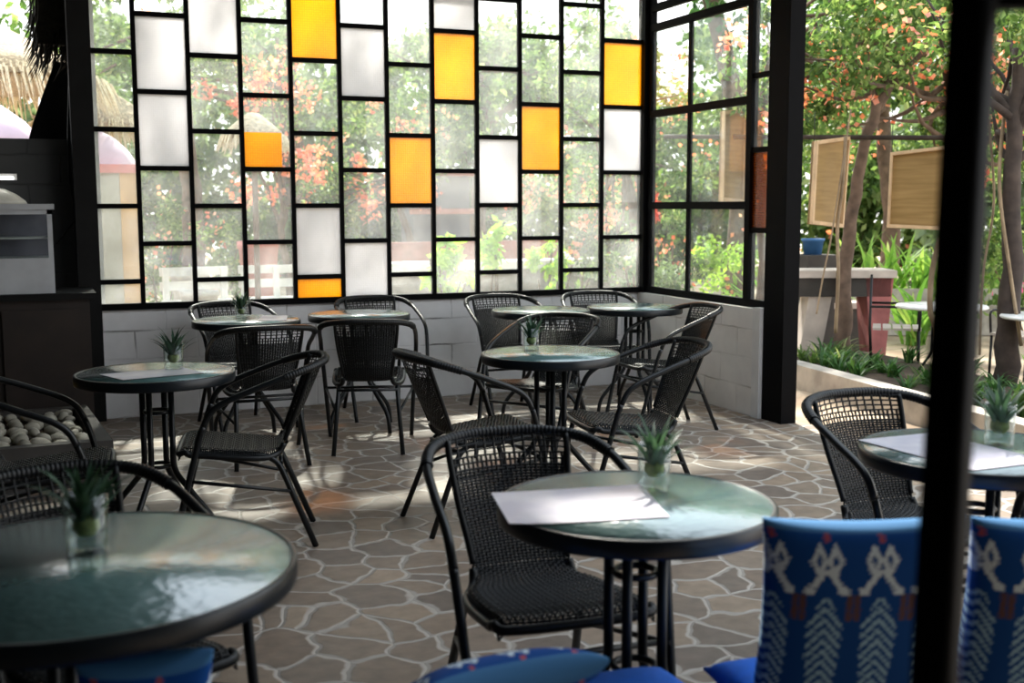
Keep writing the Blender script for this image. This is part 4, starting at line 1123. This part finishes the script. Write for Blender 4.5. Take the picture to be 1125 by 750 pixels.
# garden tables and chairs
def garden_table(loc, label):
    t = empty('garden_table', loc, 0, label, 'table', 'white garden tables')
    MB().lathe([(0, .68), (.36, .68), (.37, .69), (.36, .705), (0, .705)], 36).build('tabletop', M['white_plastic'], t)
    for k in range(4):
        a = PI/4+k*PI/2; c, s = math.cos(a), math.sin(a)
        MB().tube(bend([(c*.06, s*.06, .68), (c*.06, s*.06, .3), (c*.26, s*.26, 0)], .05), .012, 6).build('leg', M['black_metal'], t)
garden_table((2.25, -1.0, -.05), 'round white garden table left of the window stile behind the bed')
garden_table((2.35, -2.05, -.05), 'round white garden table at the right edge behind the dark trunk')
def garden_chair(loc, rz, label):
    t = empty('garden_chair', loc, R(rz), label, 'chair', 'slatted garden chairs')
    mb = MB()
    for k in range(5): mb.box((-.2, -.2+k*.085, .43), (.2, -.13+k*.085, .45))
    mb.build('seat', M['stone_seat'], t)
    mb = MB()
    for k in range(4): mb.box((-.2, -.235, .55+k*.085), (.2, -.215, .61+k*.085))
    mb.build('backrest', M['dark_shop'], t)
    for s in (-1, 1):
        MB().tube([(s*.2, -.2, 0), (s*.2, -.225, .45), (s*.2, -.225, .9)], .012, 6).build('leg', M['black_metal'], t)
        MB().tube([(s*.2, .2, 0), (s*.2, .19, .44)], .012, 6).build('leg', M['black_metal'], t)
        MB().tube(bend([(s*.22, -.22, .64), (s*.22, .2, .64), (s*.21, .19, .44)], .05), .011, 6).build('armrest', M['black_metal'], t)
garden_chair(tuple(Vector((atd(985, 345, 10.4).x, atd(985, 345, 10.4).y, -.05))), -130, 'dark framed garden chair behind the left white garden table')
garden_chair((3.0, -1.2, -.05), 90, 'dark garden chair right of the window stile between the white tables')
# fallen petals on path
for i, (x, y) in enumerate([(.62, -1.05), (.70, -.95), (.55, -1.25), (.78, -1.3)]):
    mb = MB(); leaf_cloud(mb, (0, 0, .012), (.03, .03, .008), 9, .045, 0, 0, .8)
    o = mb.build('fallen_blossom', M['blossom_pink']); o.location = (x, y, .003)
    tag(o, 'pink fallen blossom on the path by the door post', 'blossom', 'fallen blossoms on the path')

# ------------------------------------------------------------------ light
w = bpy.data.worlds.new('sky'); S.world = w; w.use_nodes = True
nt = w.node_tree; nt.nodes.clear()
ow = nt.nodes.new('ShaderNodeOutputWorld'); bg = nt.nodes.new('ShaderNodeBackground')
tc = nt.nodes.new('ShaderNodeTexCoord'); sp = nt.nodes.new('ShaderNodeSeparateXYZ'); nt.links.new(tc.outputs['Generated'], sp.inputs[0])
cr_ = nt.nodes.new('ShaderNodeValToRGB'); cr_.color_ramp.elements[0].position = .0; cr_.color_ramp.elements[0].color = (1, .99, .96, 1)
cr_.color_ramp.elements[1].position = .8; cr_.color_ramp.elements[1].color = (.78, .88, 1, 1)
nt.links.new(sp.outputs['Z'], cr_.inputs[0]); nt.links.new(cr_.outputs[0], bg.inputs[0]); bg.inputs[1].default_value = 1.7
nt.links.new(bg.outputs[0], ow.inputs[0])
sd = bpy.data.lights.new('sun', 'SUN'); sd.energy = 7.5; sd.angle = R(2.5); sd.color = (1, .94, .84)
so = bpy.data.objects.new('sun', sd); COL.objects.link(so)
so.rotation_euler = Vector((-.24, -1.0, -1.0)).to_track_quat('-Z', 'Y').to_euler()
so.location = (2, 8, 12)
S.cycles.max_bounces = 10; S.cycles.transparent_max_bounces = 24; S.cycles.diffuse_bounces = 4
S.cycles.use_denoising = True
S.cycles.sample_clamp_indirect = 6
S.view_settings.view_transform = 'Standard'; S.view_settings.look = 'None'
S.view_settings.gamma = 1; S.view_settings.use_curve_mapping = False
S.view_settings.exposure = 0.75
